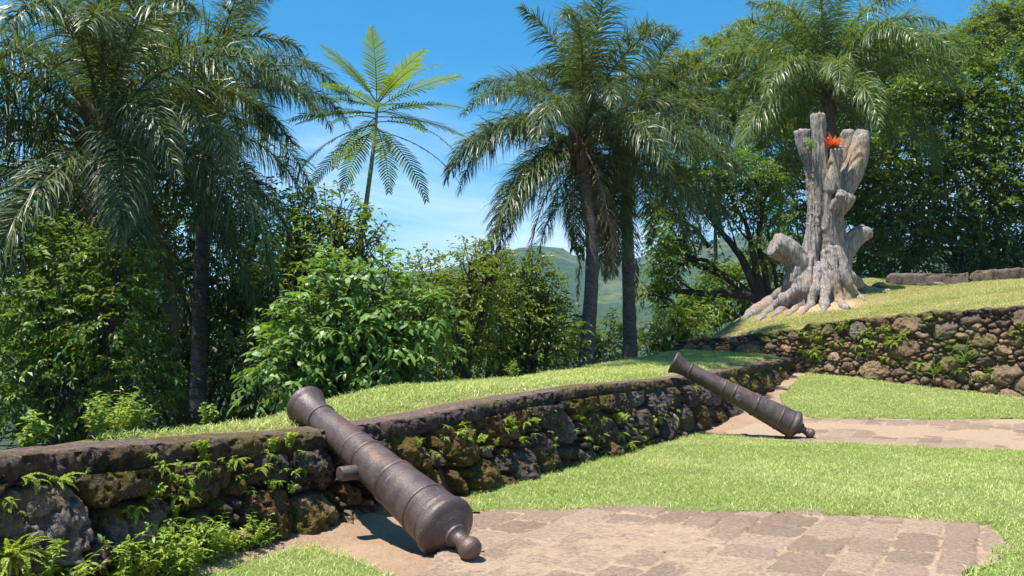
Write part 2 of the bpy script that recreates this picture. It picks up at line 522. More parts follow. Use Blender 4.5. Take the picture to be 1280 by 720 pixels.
# rampart and wooded slope
ss, tt = np.meshgrid(np.concatenate([np.arange(-14, 22, .2), np.arange(22, 44, 1.)]), np.concatenate([np.arange(.22, 9, .15), np.geomspace(9.2, 70, 40)]), indexing='ij')
ox = OS[0] + OW[0] * ss - ON[0] * tt; oy = OS[1] + OW[1] * ss - ON[1] * tt
tsh = np.minimum(0, (wallx(oy) - .36) - ox) * (tt < 1.0)
ox = ox + tsh
oz = ho(ox, oy)
inside = sstep(21.5, 24.5, ss)
rv, ru = uv2(ox, oy)
oz = oz - np.where(ru > .05, np.minimum(ru * .6, 4.0), 0)
mb = MB(); 
e_ = (tt - edge_t(ss))
mb.add(np.stack([ox, oy, oz], -1).reshape(-1, 3), grid_faces(*ox.shape), wood=sstep(-.15, .5, e_ + .5 * (fbm(ox * 2, oy * 2, 30) - .5)).ravel())
def slope_mat():
    m, nt, out = new_mat('rampart_soil')
    at_ = N(nt, 'ShaderNodeAttribute', attribute_name='wood')
    sep = nt.nodes.new('ShaderNodeSeparateColor'); nt.links.new(at_.outputs['Color'], sep.inputs[0])
    v = coords(nt); n2 = noise(nt, 18, 6, .7, v); n1 = noise(nt, 1.5, 4, .6, v)
    g = mixc(nt, ramp(nt, n1, .35, .65), (.16, .175, .05), (.22, .20, .085))
    l = mixc(nt, ramp(nt, n2, .35, .65), (.025, .022, .012), (.055, .045, .022))
    c = mixc(nt, sep.outputs[0], g, l)
    principled(nt, out, c, .95, .1, bump(nt, n2, .6, .03))
    return m
tag(mb.build('rampart_ground', slope_mat()), 'rampart turf that falls away into dark woodland soil', 'ground', None, 'structure')

# upper terrace
vv, uu = np.meshgrid(np.arange(-14, 16, .2), np.concatenate([np.arange(.0, 13, .2), np.geomspace(13.2, 70, 30)]), indexing='ij')
tx_ = W2A[0] + W2D[0] * vv + W2B[0] * (uu + .12); ty_ = W2A[1] + W2D[1] * vv + W2B[1] * (uu + .12)
tz_ = ht(tx_, ty_) + .05 * (fbm(tx_ * .8, ty_ * .8, 41) - .5)
stumpP = at(1022, 372, 27.6)
mound = .15 * np.exp(-(((tx_ - stumpP[0]) / 1.5) ** 2 + ((ty_ - stumpP[1]) / 1.5) ** 2))
def terrace_mat():
    m, nt, out = new_mat('terrace_soil')
    v = coords(nt); n2 = noise(nt, 14, 6, .7, v); n1 = noise(nt, 1.2, 5, .6, v)
    at_ = N(nt, 'ShaderNodeAttribute', attribute_name='wood')
    sep = nt.nodes.new('ShaderNodeSeparateColor'); nt.links.new(at_.outputs['Color'], sep.inputs[0])
    g = mixc(nt, ramp(nt, n1, .35, .65), (.16, .165, .05), (.26, .21, .10))
    g = mixc(nt, sep.outputs[1], g, mixc(nt, ramp(nt, n2, .4, .6), (.36, .22, .12), (.45, .31, .19)))
    l = mixc(nt, ramp(nt, n2, .35, .65), (.03, .028, .015), (.06, .05, .025))
    c = mixc(nt, sep.outputs[0], g, l)
    principled(nt, out, c, .95, .1, bump(nt, n2, .6, .03))
    return m
woodt = sstep(-.1, .5, uu - uk(vv))
bare = np.clip(1.5 * np.exp(-(((tx_ - stumpP[0] + .3) / 1.35) ** 2 + ((ty_ - stumpP[1] + 1.3) / .75) ** 2)) + .3 * (fbm(tx_ * 2, ty_ * 2, 47) - .5), 0, 1)
bare = np.maximum(bare, sstep(.35, .1, uu) * fbm(tx_ * 1.5, ty_ * 1.5, 49))
mb = MB(); mb.add(np.stack([tx_, ty_, tz_ + mound], -1).reshape(-1, 3), grid_faces(*tx_.shape)[:, ::-1], wood=np.stack([woodt, bare, 0 * bare], -1).reshape(-1, 3))
tag(mb.build('terrace_ground', terrace_mat()), 'upper terrace of grass and bare soil behind the rubble wall', 'ground', None, 'structure')
def htm(x, y):
    return np.where(uv2(x, y)[1] > .05, ht(x, y), -50.) + .15 * np.exp(-(((x - stumpP[0]) / 1.5) ** 2 + ((y - stumpP[1]) / 1.5) ** 2))

# ------------------------------------------------------------------ paving
WA = math.atan2(OW[0], OW[1])
def slabs(x, y, seed, wa=WA):
    a = x * math.sin(wa) + y * math.cos(wa); b = x * math.cos(wa) - y * math.sin(wa)
    wa_ = a + .06 * (fbm(x * 1.3, y * 1.3, seed) - .5); wb = b + .07 * (fbm(x * 1.1 + 9, y * 1.1, seed + 3) - .5)
    rng = np.random.RandomState(seed)
    cb = np.cumsum(rng.uniform(.25, .42, 240)) - 40
    ib = np.searchsorted(cb, wb) - 1
    db = np.minimum(wb - cb[ib], cb[ib + 1] - wb)
    da = np.full(x.shape, 9.); tone = np.zeros(x.shape); hh = np.zeros(x.shape)
    for k in np.unique(ib):
        m = ib == k
        ca = np.cumsum(rng.uniform(.36, .78, 200)) - 50
        ia = np.searchsorted(ca, wa_[m]) - 1
        da[m] = np.minimum(wa_[m] - ca[ia], ca[ia + 1] - wa_[m])
        tn = rng.rand(400); tone[m] = tn[ia]; h_ = rng.rand(400); hh[m] = h_[ia]
    rr_ = .07
    e = np.minimum(da, db)
    cx_ = np.clip(rr_ - da, 0, None); cy_ = np.clip(rr_ - db, 0, None)
    e = np.where((da < rr_) & (db < rr_), rr_ - np.hypot(cx_, cy_), e)
    return e, tone, hh

def paving(name, poly, step, seed, label, worn, wa=WA):
    poly = np.array([G(X, Y)[:2] for X, Y in poly])
    lo = poly.min(0); hi = poly.max(0)
    X, Y = np.meshgrid(np.arange(lo[0], hi[0], step), np.arange(lo[1], hi[1], step), indexing='ij')
    e, tone, hh = slabs(X, Y, seed, wa)
    e = e + .07 * (fbm(X * 8, Y * 8, seed + 8) - .5) + .05 * (fbm(X * 2.3, Y * 2.3, seed + 9) - .5)
    slab = sstep(-.012, .025, e)
    wear = fbm(X * .9, Y * .9, seed + 12)
    slab = slab * (1 - worn * sstep(.5, .68, wear))
    Z = hc(X, Y) + drift(X, Y) + .006 + slab * (.008 + .022 * hh) + .010 * (fbm(X * 14, Y * 14, seed + 20, 3) - .5) + .035 * (fbm(X * 1.1, Y * 1.1, 11) - .5) + .006
    ins = inpoly(X + .25 * (fbm(X * 2, Y * 2, 50) - .5), Y + .25 * (fbm(X * 2, Y * 2, 53) - .5), poly)
    # feather the rim down under the soil
    f = grid_faces(*X.shape)
    keep = ins.ravel()[f].all(1)
    used = np.unique(f[keep]); mp = np.full(X.size, -1); mp[used] = np.arange(len(used))
    V = np.stack([X, Y, Z], -1).reshape(-1, 3)[used]
    A = np.stack([slab, tone, hh], -1).reshape(-1, 3)[used]
    mb = MB(); mb.add(V, mp[f[keep]], slab=A)
    o = mb.build(name, M['paving']); tag(o, label, 'paving', None, 'structure')
    return poly
paving('paving', [(590, 650), (598, 636), (760, 636), (1000, 640), (1250, 655), (1262, 690), (1215, 735), (1190, 800), (430, 800), (520, 730), (560, 700)], .016, 3,
       'worn grey stone paving with sandy joints in the foreground', .55)
paving('path', [(900, 541), (950, 528), (1020, 525), (1130, 525), (1300, 526), (1420, 528), (1420, 572), (1280, 567), (1130, 562), (1000, 556), (920, 548)], .035, 9,
       'worn stone path with pale sand running past the far cannon', .95)

# ------------------------------------------------------------------ lawns
def blades(name, P, rng, hmin, hmax, width, mat, label, lean=.9, dry=.25, seg2=True, tone=None):
    n = len(P)
    az = rng.rand(n) * 2 * PI
    h = rng.uniform(hmin, hmax, n) * (.55 + .9 * fbm(P[:, 0] * 2.2, P[:, 1] * 2.2, 58, 3))
    ln = np.abs(rng.normal(.8, .35, n)) * lean
    d = np.stack([np.cos(az) * np.sin(ln), np.sin(az) * np.sin(ln), np.cos(ln)], -1)
    sd = rng.rand(n) * 2 * PI
    side = np.stack([np.cos(sd), np.sin(sd), np.zeros(n)], -1)
    w = width * rng.uniform(.6, 1.3, n)[:, None]
    b0 = P - side * w * .5; b1 = P + side * w * .5
    mid = P + d * (h * .55)[:, None]
    d2 = norm(d + np.stack([np.cos(az) * .8, np.sin(az) * .8, -.35 * np.ones(n)], -1) * lean)
    tip = mid + d2 * (h * .5)[:, None]
    V = np.stack([b0, b1, mid + side * w * .42, mid - side * w * .42, tip], 1)
    k = np.arange(n)[:, None] * 5
    q = np.concatenate([k + np.array([[0, 1, 2]]), k + np.array([[0, 2, 3]]), k + np.array([[3, 2, 4]])])
    t = rng.rand(n) ** 1.6
    if tone is not None: t = np.clip(t * .6 + tone * .75, 0, 1)
    isdry = rng.rand(n) < dry
    t = np.where(isdry, np.clip(t + .45, 0, 1), t * .8)
    mb = MB(); mb.add(V.reshape(-1, 3), q, tint=np.repeat(t, 5))
    o = mb.build(name, mat, None, False); tag(o, label, 'grass', None, 'stuff')
    return o

def lawn(poly_px, dens, seed, label, lbl2, hmin=.025, hmax=.07, width=.006, fine=True):
    poly = np.array([G(X, Y)[:2] for X, Y in poly_px])
    rng = np.random.RandomState(seed)
    lo = poly.min(0) - .1; hi = poly.max(0) + .1
    step = .05
    X, Y = np.meshgrid(np.arange(lo[0], hi[0], step), np.arange(lo[1], hi[1], step), indexing='ij')
    wx = lambda x, y: (x + .18 * (fbm(x * 2.5, y * 2.5, 60) - .5) + .09 * (fbm(x * 11, y * 11, 61, 2) - .5), y + .18 * (fbm(x * 2.5, y * 2.5, 63) - .5) + .09 * (fbm(x * 11, y * 11, 59, 2) - .5))
    a, b = wx(X, Y)
    ins = inpoly(a, b, poly)
    # distance-ish falloff for the raised edge
    k = ins.astype(float)
    for _ in range(3):
        k = (k + np.roll(k, 1, 0) + np.roll(k, -1, 0) + np.roll(k, 1, 1) + np.roll(k, -1, 1)) / 5
    Z = hc(X, Y) + .035 * (fbm(X * 1.1, Y * 1.1, 11) - .5) + .035 * sstep(.3, 1, k) + .02 * (fbm(X * 3, Y * 3, 71) - .5) - .03 * (k < .45)
    f = grid_faces(*X.shape); keep = (k.ravel()[f] > .3).all(1)
    used = np.unique(f[keep]); mp = np.full(X.size, -1); mp[used] = np.arange(len(used))
    mb = MB(); mb.add(np.stack([X, Y, Z], -1).reshape(-1, 3)[used], mp[f[keep]])
    tag(mb.build('lawn', M['lawn']), label, 'lawn', None, 'structure')
    n = int(dens * (hi[0] - lo[0]) * (hi[1] - lo[1]))
    x = rng.uniform(lo[0], hi[0], n); y = rng.uniform(lo[1], hi[1], n)
    a, b = wx(x, y); m = inpoly(a, b, poly)
    # stay inside what the picture can show
    ax = np.abs(x) / np.maximum(y, .5) < .72
    pn = fbm(x * 1.6, y * 1.6, 75)
    m &= ax & (rng.rand(n) < .5 + 1.0 * sstep(.3, .55, pn))
    x, y = x[m], y[m]
    z = hc(x, y) + .035 * (fbm(x * 1.1, y * 1.1, 11) - .5) + .028 + .02 * (fbm(x * 3, y * 3, 71) - .5)
    tone = sstep(.35, .7, fbm(x * .9, y * .9, 78)) * .5 + sstep(.45, .7, fbm(x * 5, y * 5, 80)) * .3
    blades('grass', np.stack([x, y, z], -1), rng, hmin, hmax, width, M['blade'], lbl2, tone=tone)

lawn([(580, 643), (592, 614), (622, 592), (704, 565), (782, 547), (858, 540), (1000, 554), (1130, 560), (1280, 566), (1420, 572), (1500, 800), (1185, 800), (1208, 722), (1250, 688), (1238, 661), (1100, 648), (900, 642), (760, 640), (640, 641)],
     3300, 5, 'raised lawn between the two stone paths', 'short bright grass on the lawn between the two paths')
lawn([(140, 770), (225, 722), (290, 696), (350, 683), (400, 690), (450, 706), (478, 722), (500, 780)],
     4500, 6, 'corner of lawn below the near cannon muzzle', 'short bright grass in the left foreground corner', width=.005)
lawn([(1012, 464), (1060, 472), (1100, 478), (1200, 490), (1280, 498), (1420, 516), (1420, 528), (1280, 525), (1150, 525), (1020, 525), (985, 512), (974, 498), (988, 482)],
     1500, 7, 'sloping lawn at the foot of the rubble retaining wall', 'short bright grass below the rubble retaining wall', .03, .075, .010)

# rampart grass
rng = np.random.RandomState(12)
n = 520000
s = rng.uniform(-5, 22.5, n); t = rng.uniform(.40, 10, n) 
x = OS[0] + OW[0] * s - ON[0] * t; y = OS[1] + OW[1] * s - ON[1] * t
v_, u_ = uv2(x, y)
dw = wallx(y) - .56 - x
m = (t < edge_t(s) + .45 * (fbm(x * 1.5, y * 1.5, 83) - .35)) & (u_ < -.15) & (dw > 0) & (y > 2.5) & (rng.rand(n) < np.clip(12 / y, .3, 1))
x, y = x[m], y[m]
tone = sstep(.35, .7, fbm(x * .8, y * .8, 84)) * .5 + .15
blades('grass', np.stack([x, y, ho(x, y) + .0], -1), rng, .03, .085, .009, M['blade'], 'short grass along the rampart behind the parapet', tone=tone)

# terrace grass
n = 300000
v = rng.uniform(-4.5, 9.3, n); u = rng.uniform(.18, 10.6, n)
x = W2A[0] + W2D[0] * v + W2B[0] * (u + .12); y = W2A[1] + W2D[1] * v + W2B[1] * (u + .12)
br = 1.5 * np.exp(-(((x - stumpP[0] + .3) / 1.35) ** 2 + ((y - stumpP[1] + 1.3) / .75) ** 2))
m = (u < uk(v) + .2) & (rng.rand(n) > br) & (rng.rand(n) < .35 + sstep(.32, .55, fbm(x * 1.3, y * 1.3, 86))) & (v < 8.3 + .2 * u)
x, y = x[m], y[m]
tone = sstep(.3, .65, fbm(x * .7, y * .7, 88)) * .8 + .1
blades('grass', np.stack([x, y, htm(x, y) + .05 * (fbm(x * .8, y * .8, 41) - .5)], -1), rng, .03, .08, .013, M['blade_dry'], 'dry yellow green grass on the upper terrace', dry=.4, tone=tone)

# ------------------------------------------------------------------ rubble walls
def pack(L, z0, z1, tiers, rng, an=1.25):
    c = np.zeros((0, 2)); r = np.zeros(0)
    for rmin, rmax, tries in tiers:
        for _ in range(tries):
            q = rng.uniform(rmin, rmax)
            p = np.array([rng.uniform(0, L), rng.uniform(z0, z1)])
            if len(c):
                d = np.hypot((c[:, 0] - p[0]) / an, c[:, 1] - p[1])
                if (d < (r + q) * .86).any(): continue
            c = np.vstack([c, p]); r = np.append(r, q)
    return c, r

def rubble(U, V, c, r, rng, an=1.25, joint=.05, depth=.08, bulge=.05):
    """outward displacement, nearest stone, nearness to a joint for every grid point"""
    n = len(c)
    rot = rng.uniform(-.5, .5, n)
    off = rng.uniform(-.025, .045, n)
    pl = rng.normal(0, .28, (n, 4, 2)); pb = rng.uniform(.0, .4, (n, 4))
    D = np.zeros(U.shape); I = np.zeros(U.shape, int); E = np.zeros(U.shape)
    wu = U + .05 * (fbm(U * 9, V * 9, 90) - .5) + .10 * (fbm(U * 3, V * 3, 92) - .5)
    wv = V + .05 * (fbm(U * 9 + 5, V * 9, 94) - .5) + .08 * (fbm(U * 3, V * 3 + 7, 96) - .5)
    for i0 in range(0, U.shape[0], 40):
        sl = slice(i0, i0 + 40)
        ua = wu[sl]; va = wv[sl]
        near = np.where((c[:, 0] > ua.min() - .9) & (c[:, 0] < ua.max() + .9))[0]
        dx = (ua[..., None] - c[near, 0]) ; dy = va[..., None] - c[near, 1]
        cr, sr = np.cos(rot[near]), np.sin(rot[near])
        px_ = (dx * cr + dy * sr) / an; py_ = -dx * sr + dy * cr
        # boxy metric gives squarish stones
        dd = (np.abs(px_) ** 3 + np.abs(py_) ** 3) ** (1 / 3.) - r[near]
        o = np.argpartition(dd, 1, -1)[..., :2]
        d2 = np.take_along_axis(dd, o, -1)
        sw = d2[..., 0] > d2[..., 1]
        i1 = np.where(sw, o[..., 1], o[..., 0])
        f1 = d2.min(-1); f2 = d2.max(-1)
        g = near[i1]
        lx = ua - c[g, 0]; ly = va - c[g, 1]
        rad = r[g]
        fac = np.min(np.stack([pl[g, k, 0] * lx + pl[g, k, 1] * ly + pb[g, k] * rad for k in range(4)]), 0)
        e = f2 - f1
        dome = 1 - np.clip((f1 + rad) / (rad * 1.25), 0, 1) ** 2
        edge = sstep(0, joint, e)
        D[sl] = edge * (off[g] + fac * .8 + bulge * dome + .10 * np.clip(rad, 0, .25)) - depth * (1 - edge)
        I[sl] = g; E[sl] = e
    return D, I, E

def stone_cols(n, rng, palette, wts):
    k = rng.choice(len(palette), n, p=np.array(wts) / sum(wts))
    c = np.array(palette)[k] * rng.uniform(.7, 1.3, (n, 1))
    return c

def on_wall(X, Y):
    """point on the parapet face seen at a photo position"""
    r_ = ray(X, Y); d = np.linspace(3, 26, 8000)
    P = np.array([0, 0, CAMZ])[None] + r_[None] * d[:, None]
    hit = P[:, 0] < wallx(P[:, 1]) - .06 + .24 * (1 - np.clip(P[:, 2] / .7, 0, 1))
    i = int(np.argmax(hit)); return P[i]

# --- the low parapet wall
par = empty('parapet_wall', (wallx(9.), 9., 0))
tag(par, 'low dark mossy parapet wall of rough boulders under a long coping, carrying both cannon muzzles', 'stone wall')
def off(o):      # keep world coordinates under an Empty that is not at the origin
    p = o.parent
    o.matrix_parent_inverse = Matrix.Translation(-Vector(p.location))
    return o
rng = np.random.RandomState(21)
s0, s1 = s_of_y(1.5), s_of_y(23.6)
sl_ = [s0]
while sl_[-1] < s1:
    yy = np.interp(sl_[-1], _fs, _fy); sl_.append(sl_[-1] + np.clip(.0019 * yy, .0095, .035))
sl_ = np.array(sl_)
nv = 84
c, r = pack(s1 - s0 + .4, -.12, .80, [(.20, .30, 700), (.12, .19, 1100), (.07, .11, 2200), (.035, .06, 4500)], rng)
S, q = np.meshgrid(sl_, np.linspace(0, 1, nv), indexing='ij')
xw, yw, tx, ty, nx, ny = wall_at(S)
ztop = zt(yw) - .145
V = -.14 + q * (ztop + .14)
D, I, E = rubble(S - s0, V, c, r, rng, joint=.045, depth=.10, bulge=.07)
D = D + .07 * (fbm(S * 10, V * 10, 31, 5) - .5) - .045 * sstep(.54, .7, fbm(S * 24, V * 24, 33, 3)) + .03 * (fbm(S * 45, V * 45, 35, 3) - .5)
face = -.13 + .26 * (1 - q) + D
cols = stone_cols(len(c), rng, [(.075, .055, .05), (.09, .07, .062), (.14, .08, .03), (.15, .125, .115), (.25, .17, .105)], [4, 2.5, 3, 1.3, .8])
for X_, Y_ in ((392, 628), (325, 652), (455, 640)):
    p_ = on_wall(X_, Y_); k_ = int(np.argmin(np.hypot(c[:, 0] - (s_of_y(p_[1]) - s0), c[:, 1] - p_[2]) / np.maximum(r, .12)))
    cols[k_] = (.24, .165, .105)
CC = cols[I] * np.where(E < .03, .55, 1.0)[..., None]
mossv = sstep(.42, .62, fbm(S * .9, V * 1.6, 37)) * rng.rand(len(c))[I] ** .6 * 1.9
mb = MB(); mb.add(np.stack([xw + nx * face, yw + ny * face, V], -1).reshape(-1, 3), grid_faces(*S.shape), col=CC.reshape(-1, 3), moss=np.clip(mossv, 0, 1).ravel())
# hidden back and core of the wall
off(mb.build('stone_face', M['rock_dark'], par))
# coping: one rounded rough beam along the top
prof_u = []; 
a = [(-.33, -.16), (-.33, -.03), (-.31, -.004), (-.27, 0), (-.2, 0.004), (-.06, .002), (-.0, -.003), (.045, -.016), (.068, -.045), (.074, -.08), (.072, -.11), (.062, -.15), (.03, -.17), (-.02, -.18), (-.10, -.185)]
a = np.array(a); L_ = np.concatenate([[0], np.cumsum(np.hypot(*np.diff(a, axis=0).T))])
ul = np.linspace(0, L_[-1], 52)
pa = np.stack([np.interp(ul, L_, a[:, 0]), np.interp(ul, L_, a[:, 1])], -1)
S, K = np.meshgrid(sl_, np.arange(52), indexing='ij')
xw, yw, tx, ty, nx, ny = wall_at(S)
nb = (fbm(S * 9, ul[K] * 9, 44, 5) - .5)
big = fbm(S * .9, ul[K] * 2, 47, 3) - .5
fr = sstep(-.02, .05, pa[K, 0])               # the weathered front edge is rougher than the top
crack = np.exp(-((np.mod(S + .35 * np.sin(S * 1.7), 1.9) - .9) / .03) ** 2) * fr * .07
lump = np.clip(fbm(S * 5, ul[K] * 5, 54, 3) - .5, 0, 1) * .12 * fr
fo = pa[K, 0] - .15 + (.03 * nb + .05 * big) * (.2 + fr) - crack * .8 - lump + .035 * (fbm(S * 34, ul[K] * 34, 46, 3) - .5) * fr - .03 * sstep(.54, .68, fbm(S * 20, ul[K] * 20, 43, 3)) * fr
zo = zt(yw) + pa[K, 1] + .030 * nb * (.6 + fr) + .035 * big - crack * .6 + .012 * (fbm(S * .5, S * 0, 48, 3) - .5)
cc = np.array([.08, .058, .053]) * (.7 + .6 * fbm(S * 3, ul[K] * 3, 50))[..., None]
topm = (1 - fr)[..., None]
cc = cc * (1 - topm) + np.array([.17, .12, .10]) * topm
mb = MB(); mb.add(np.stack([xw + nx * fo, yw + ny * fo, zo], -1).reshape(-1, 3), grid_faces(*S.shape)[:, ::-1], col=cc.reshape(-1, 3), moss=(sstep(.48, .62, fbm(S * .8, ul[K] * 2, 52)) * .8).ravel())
off(mb.build('coping', M['rock_dark'], par))

# --- the retaining wall of the terrace
ret = empty('retaining_wall', (W2A[0], W2A[1], 0))
tag(ret, 'tall tan rubble retaining wall of small loose stones holding up the upper terrace', 'stone wall')
rng = np.random.RandomState(33)
v0, v1 = -5.0, 9.9
vs = np.arange(v0, v1, .021); nv = 120
c, r = pack(v1 - v0, .0, 2.7, [(.17, .27, 60), (.09, .14, 420), (.05, .085, 3200), (.026, .045, 12000)], rng, 1.7)
# one long low boulder course at the foot of the right hand end
for q_ in ((v0 + 5.0 - 5.0 + 4.0, .62, .36), (3.15, .58, .34), (4.9, .66, .26)):
    k = np.hypot((c[:, 0] - q_[0]) / 1.5, c[:, 1] - q_[1]) > q_[2] * .95
    c = np.vstack([c[k], [q_[0], q_[1]]]); r = np.append(r[k], q_[2])
Vv, q = np.meshgrid(vs, np.linspace(0, 1, nv), indexing='ij')
wz = z2(Vv) + .10 * (fbm((Vv + 9) * 2.6, Vv * 0, 57, 3) - .5)
xb = W2A[0] + W2D[0] * Vv; yb = W2A[1] + W2D[1] * Vv
zb = np.where(Vv < 5.6, hc(xb, yb) - .25, zt(yb) - .5)
nw = 100
qq = np.clip(q / .86, 0, 1); over = np.clip((q - .86) / .14, 0, 1)
Z = zb + qq * (wz - zb)
D, I, E = rubble(Vv - v0, Z, c, r, rng, 1.7, joint=.03, depth=.055, bulge=.035)
D = D * 1.25 + .08 * (fbm(Vv * 8, Z * 8, 61, 5) - .5) + .04 * (fbm(Vv * 30, Z * 30, 62, 2) - .5)
face = .12 * (1 - qq) + D * (1 - over) - over * .55
Zt = Z + np.where(over > 0, .04 * np.sin(over * PI), 0) + np.where(qq > .9, .5 * np.clip(D, -.05, .08), 0)
cols = stone_cols(len(c), rng, [(.225, .155, .095), (.17, .12, .083), (.26, .19, .13), (.125, .093, .073), (.18, .155, .135), (.28, .175, .09)], [4, 3, 2, 2, 1.3, .7])
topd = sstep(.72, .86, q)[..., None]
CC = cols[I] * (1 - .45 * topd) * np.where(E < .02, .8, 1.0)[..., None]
mossv = np.clip(sstep(.5, .66, fbm(Vv * .8 + 4, Z * 1.4, 66)) * 1.0, 0, 1)
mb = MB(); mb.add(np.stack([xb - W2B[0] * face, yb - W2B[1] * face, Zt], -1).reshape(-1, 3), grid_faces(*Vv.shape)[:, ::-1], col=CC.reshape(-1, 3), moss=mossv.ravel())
off(mb.build('stone_face', M['rock_tan'], ret))

# ------------------------------------------------------------------ loose rocks and kerb blocks
def rock(name, loc, size, rot, seed, mat, col, label, cat, group=None, boxy=0):
    rng = np.random.RandomState(seed)
    nu, nv = (140, 70) if boxy else (48, 30)
    a, b = np.meshgrid(np.linspace(0, 2 * PI, nu), np.linspace(-PI / 2, PI / 2, nv), indexing='ij')
    d = np.stack([np.cos(a) * np.cos(b), np.sin(a) * np.cos(b), np.sin(b)], -1)
    if boxy:
        d = d / (np.abs(d) ** boxy).sum(-1, keepdims=True) ** (1. / boxy)
    k = 1 + .25 * (fbm(np.cos(a) * 1.3 + 5 + seed, b * 1.3 + np.sin(a) * 1.3, seed) - .5) * 2 * (.5 if boxy else 1) * np.cos(b) + .12 * (fbm(np.cos(a) * 5 + 9, b * 5 + np.sin(a) * 5, seed + 4) - .5)
    for _ in range(0 if boxy else 5):
        pn = norm(rng.normal(size=3)); h = rng.uniform(.65, .9)
        dt = (d * k[..., None]) @ pn
        k = np.where(dt > h, k * h / np.maximum(dt, 1e-6), k)
    V = d * k[..., None] * np.array(size)
    if boxy:
        V = V * (1 + .22 * (fbm(V[..., 0] * 3 + seed, V[..., 2] * 5 + V[..., 1] * 3, seed, 5) - .5)[..., None] * np.array([.15, 1, 1])) + np.stack([0 * a, 0 * a, .10 * (fbm(V[..., 0] * 1.6, V[..., 1] * .6, seed + 6, 3) - .5)], -1)
    mb = MB(); mb.add(V.reshape(-1, 3), grid_faces(nu, nv), col=np.broadcast_to(col, V.shape).reshape(-1, 3), moss=(sstep(.5, .7, fbm(a, b * 2, seed + 2)) * .7).ravel())
    o = mb.build(name, mat); o.location = loc; o.rotation_euler = rot
    tag(o, label, cat, group); return o

kz = math.atan2(-.5, 4)
def kerb(X0, Y0, X1, Y1, h, d0, d1, label, seed):
    """a long rough block on the terrace whose two foot corners are given"""
    p0 = at(X0, Y0, d0); p1 = at(X1, Y1, d1)
    p0[2] = htm(p0[0], p0[1]); p1[2] = htm(p1[0], p1[1])
    mid = (p0 + p1) / 2; L = np.linalg.norm((p1 - p0)[:2])
    rz = math.atan2(p1[1] - p0[1], p1[0] - p0[0])
    tilt = math.atan2(p1[2] - p0[2], L)
    rng = np.random.RandomState(seed)
    hw, hh_ = .30, h * .60
    q = np.linspace(0, 2 * PI, 44)
    cs = np.stack([np.sign(np.cos(q)) * np.abs(np.cos(q)) ** .32 * hw, np.sign(np.sin(q)) * np.abs(np.sin(q)) ** .32 * hh_], -1)
    xs = np.linspace(-L / 2, L / 2, 150)
    Xg, Q = np.meshgrid(xs, np.arange(44), indexing='ij')
    end = np.clip((L / 2 - np.abs(Xg)) / .12, 0, 1) ** .4
    g1 = fbm(Xg * 1.3 + seed, q[Q] * .8 + 3, seed, 3) - .5
    g2 = fbm(Xg * 6 + seed, cs[Q, 0] * 6 + cs[Q, 1] * 6, seed + 5, 4) - .5
    sc = end * (1 + .35 * g1 + .45 * g2)
    V = np.stack([Xg + .08 * g2, cs[Q, 0] * sc, cs[Q, 1] * sc + .10 * (fbm(Xg * .9, Xg * 0 + seed, seed + 2, 3) - .5)], -1)
    mb = MB(); mb.add(V.reshape(-1, 3), grid_faces(150, 44), col=(np.array([.14, .105, .088]) * (.6 + .8 * fbm(Xg * 2.5, q[Q] * 2, seed + 3))[..., None]).reshape(-1, 3), moss=(sstep(.5, .65, fbm(Xg * 1.1, q[Q], seed + 4)) * .6).ravel())
    o = mb.build('kerb_stone', M['rock_tan']); o.location = (mid[0], mid[1], mid[2] + h * .25); o.rotation_euler = (0, -tilt, rz)
    tag(o, label, 'kerb stone'); return o
kerb(1108, 357, 1211, 352, .36, 29.3, 28.8, 'long rough kerb block with plants at its foot, the one nearer the stump', 71)
kerb(1213, 352, 1400, 345, .42, 28.7, 27.6, 'long smoother kerb block running out of the picture on the right', 72)
def rock_on(X, Y, w, h, seed, label, fn, mat='rock_tan', col=(.22, .17, .13)):
    p = G(X, Y, fn, 3, 40)
    rock('rock', (p[0], p[1], p[2] + h * .3), (w, w * .8, h), (0, 0, seed), seed, M[mat], col, label, 'rock')
ho_ok = lambda x, y: np.where(uv2(x, y)[1] > 0, htm(x, y), ho(x, y))
rock_on(878, 430, .42, .36, 75, 'rounded grey boulder at the far left end of the rubble wall', ho_ok)
rock_on(856, 428, .30, .30, 76, 'dark squat boulder left of the rounded grey one in the shade', ho_ok, 'rock_dark', (.12, .10, .085))
rock_on(1100, 359, .30, .13, 77, 'flat pale stone beside the right root of the stump', htm, 'rock_tan', (.28, .22, .17))
rock_on(1172, 357, .22, .10, 78, 'small flat stone at the foot of the nearer kerb block', htm, 'rock_tan', (.24, .19, .15))

# ------------------------------------------------------------------ cannons
def lathe(mb, prof, sides=72):
    prof = np.array(prof, float)
    a = np.linspace(0, 2 * PI, sides, endpoint=False)
    V = np.stack([np.repeat(prof[:, 0][:, None], sides, 1), prof[:, 1][:, None] * np.cos(a), prof[:, 1][:, None] * np.sin(a)], -1)
    i = np.arange(V.shape[0] * sides).reshape(-1, sides); j = np.roll(i, -1, 1)
    mb.add(V.reshape(-1, 3), np.stack([i[:-1], i[1:], j[1:], j[:-1]], -1).reshape(-1, 4))

def dense(prof, n=6):
    out = []
    for (a, b), (c_, d) in zip(prof[:-1], prof[1:]):
        for k in range(n): out.append((a + (c_ - a) * k / n, b + (d - b) * k / n))
    out.append(prof[-1]); return out

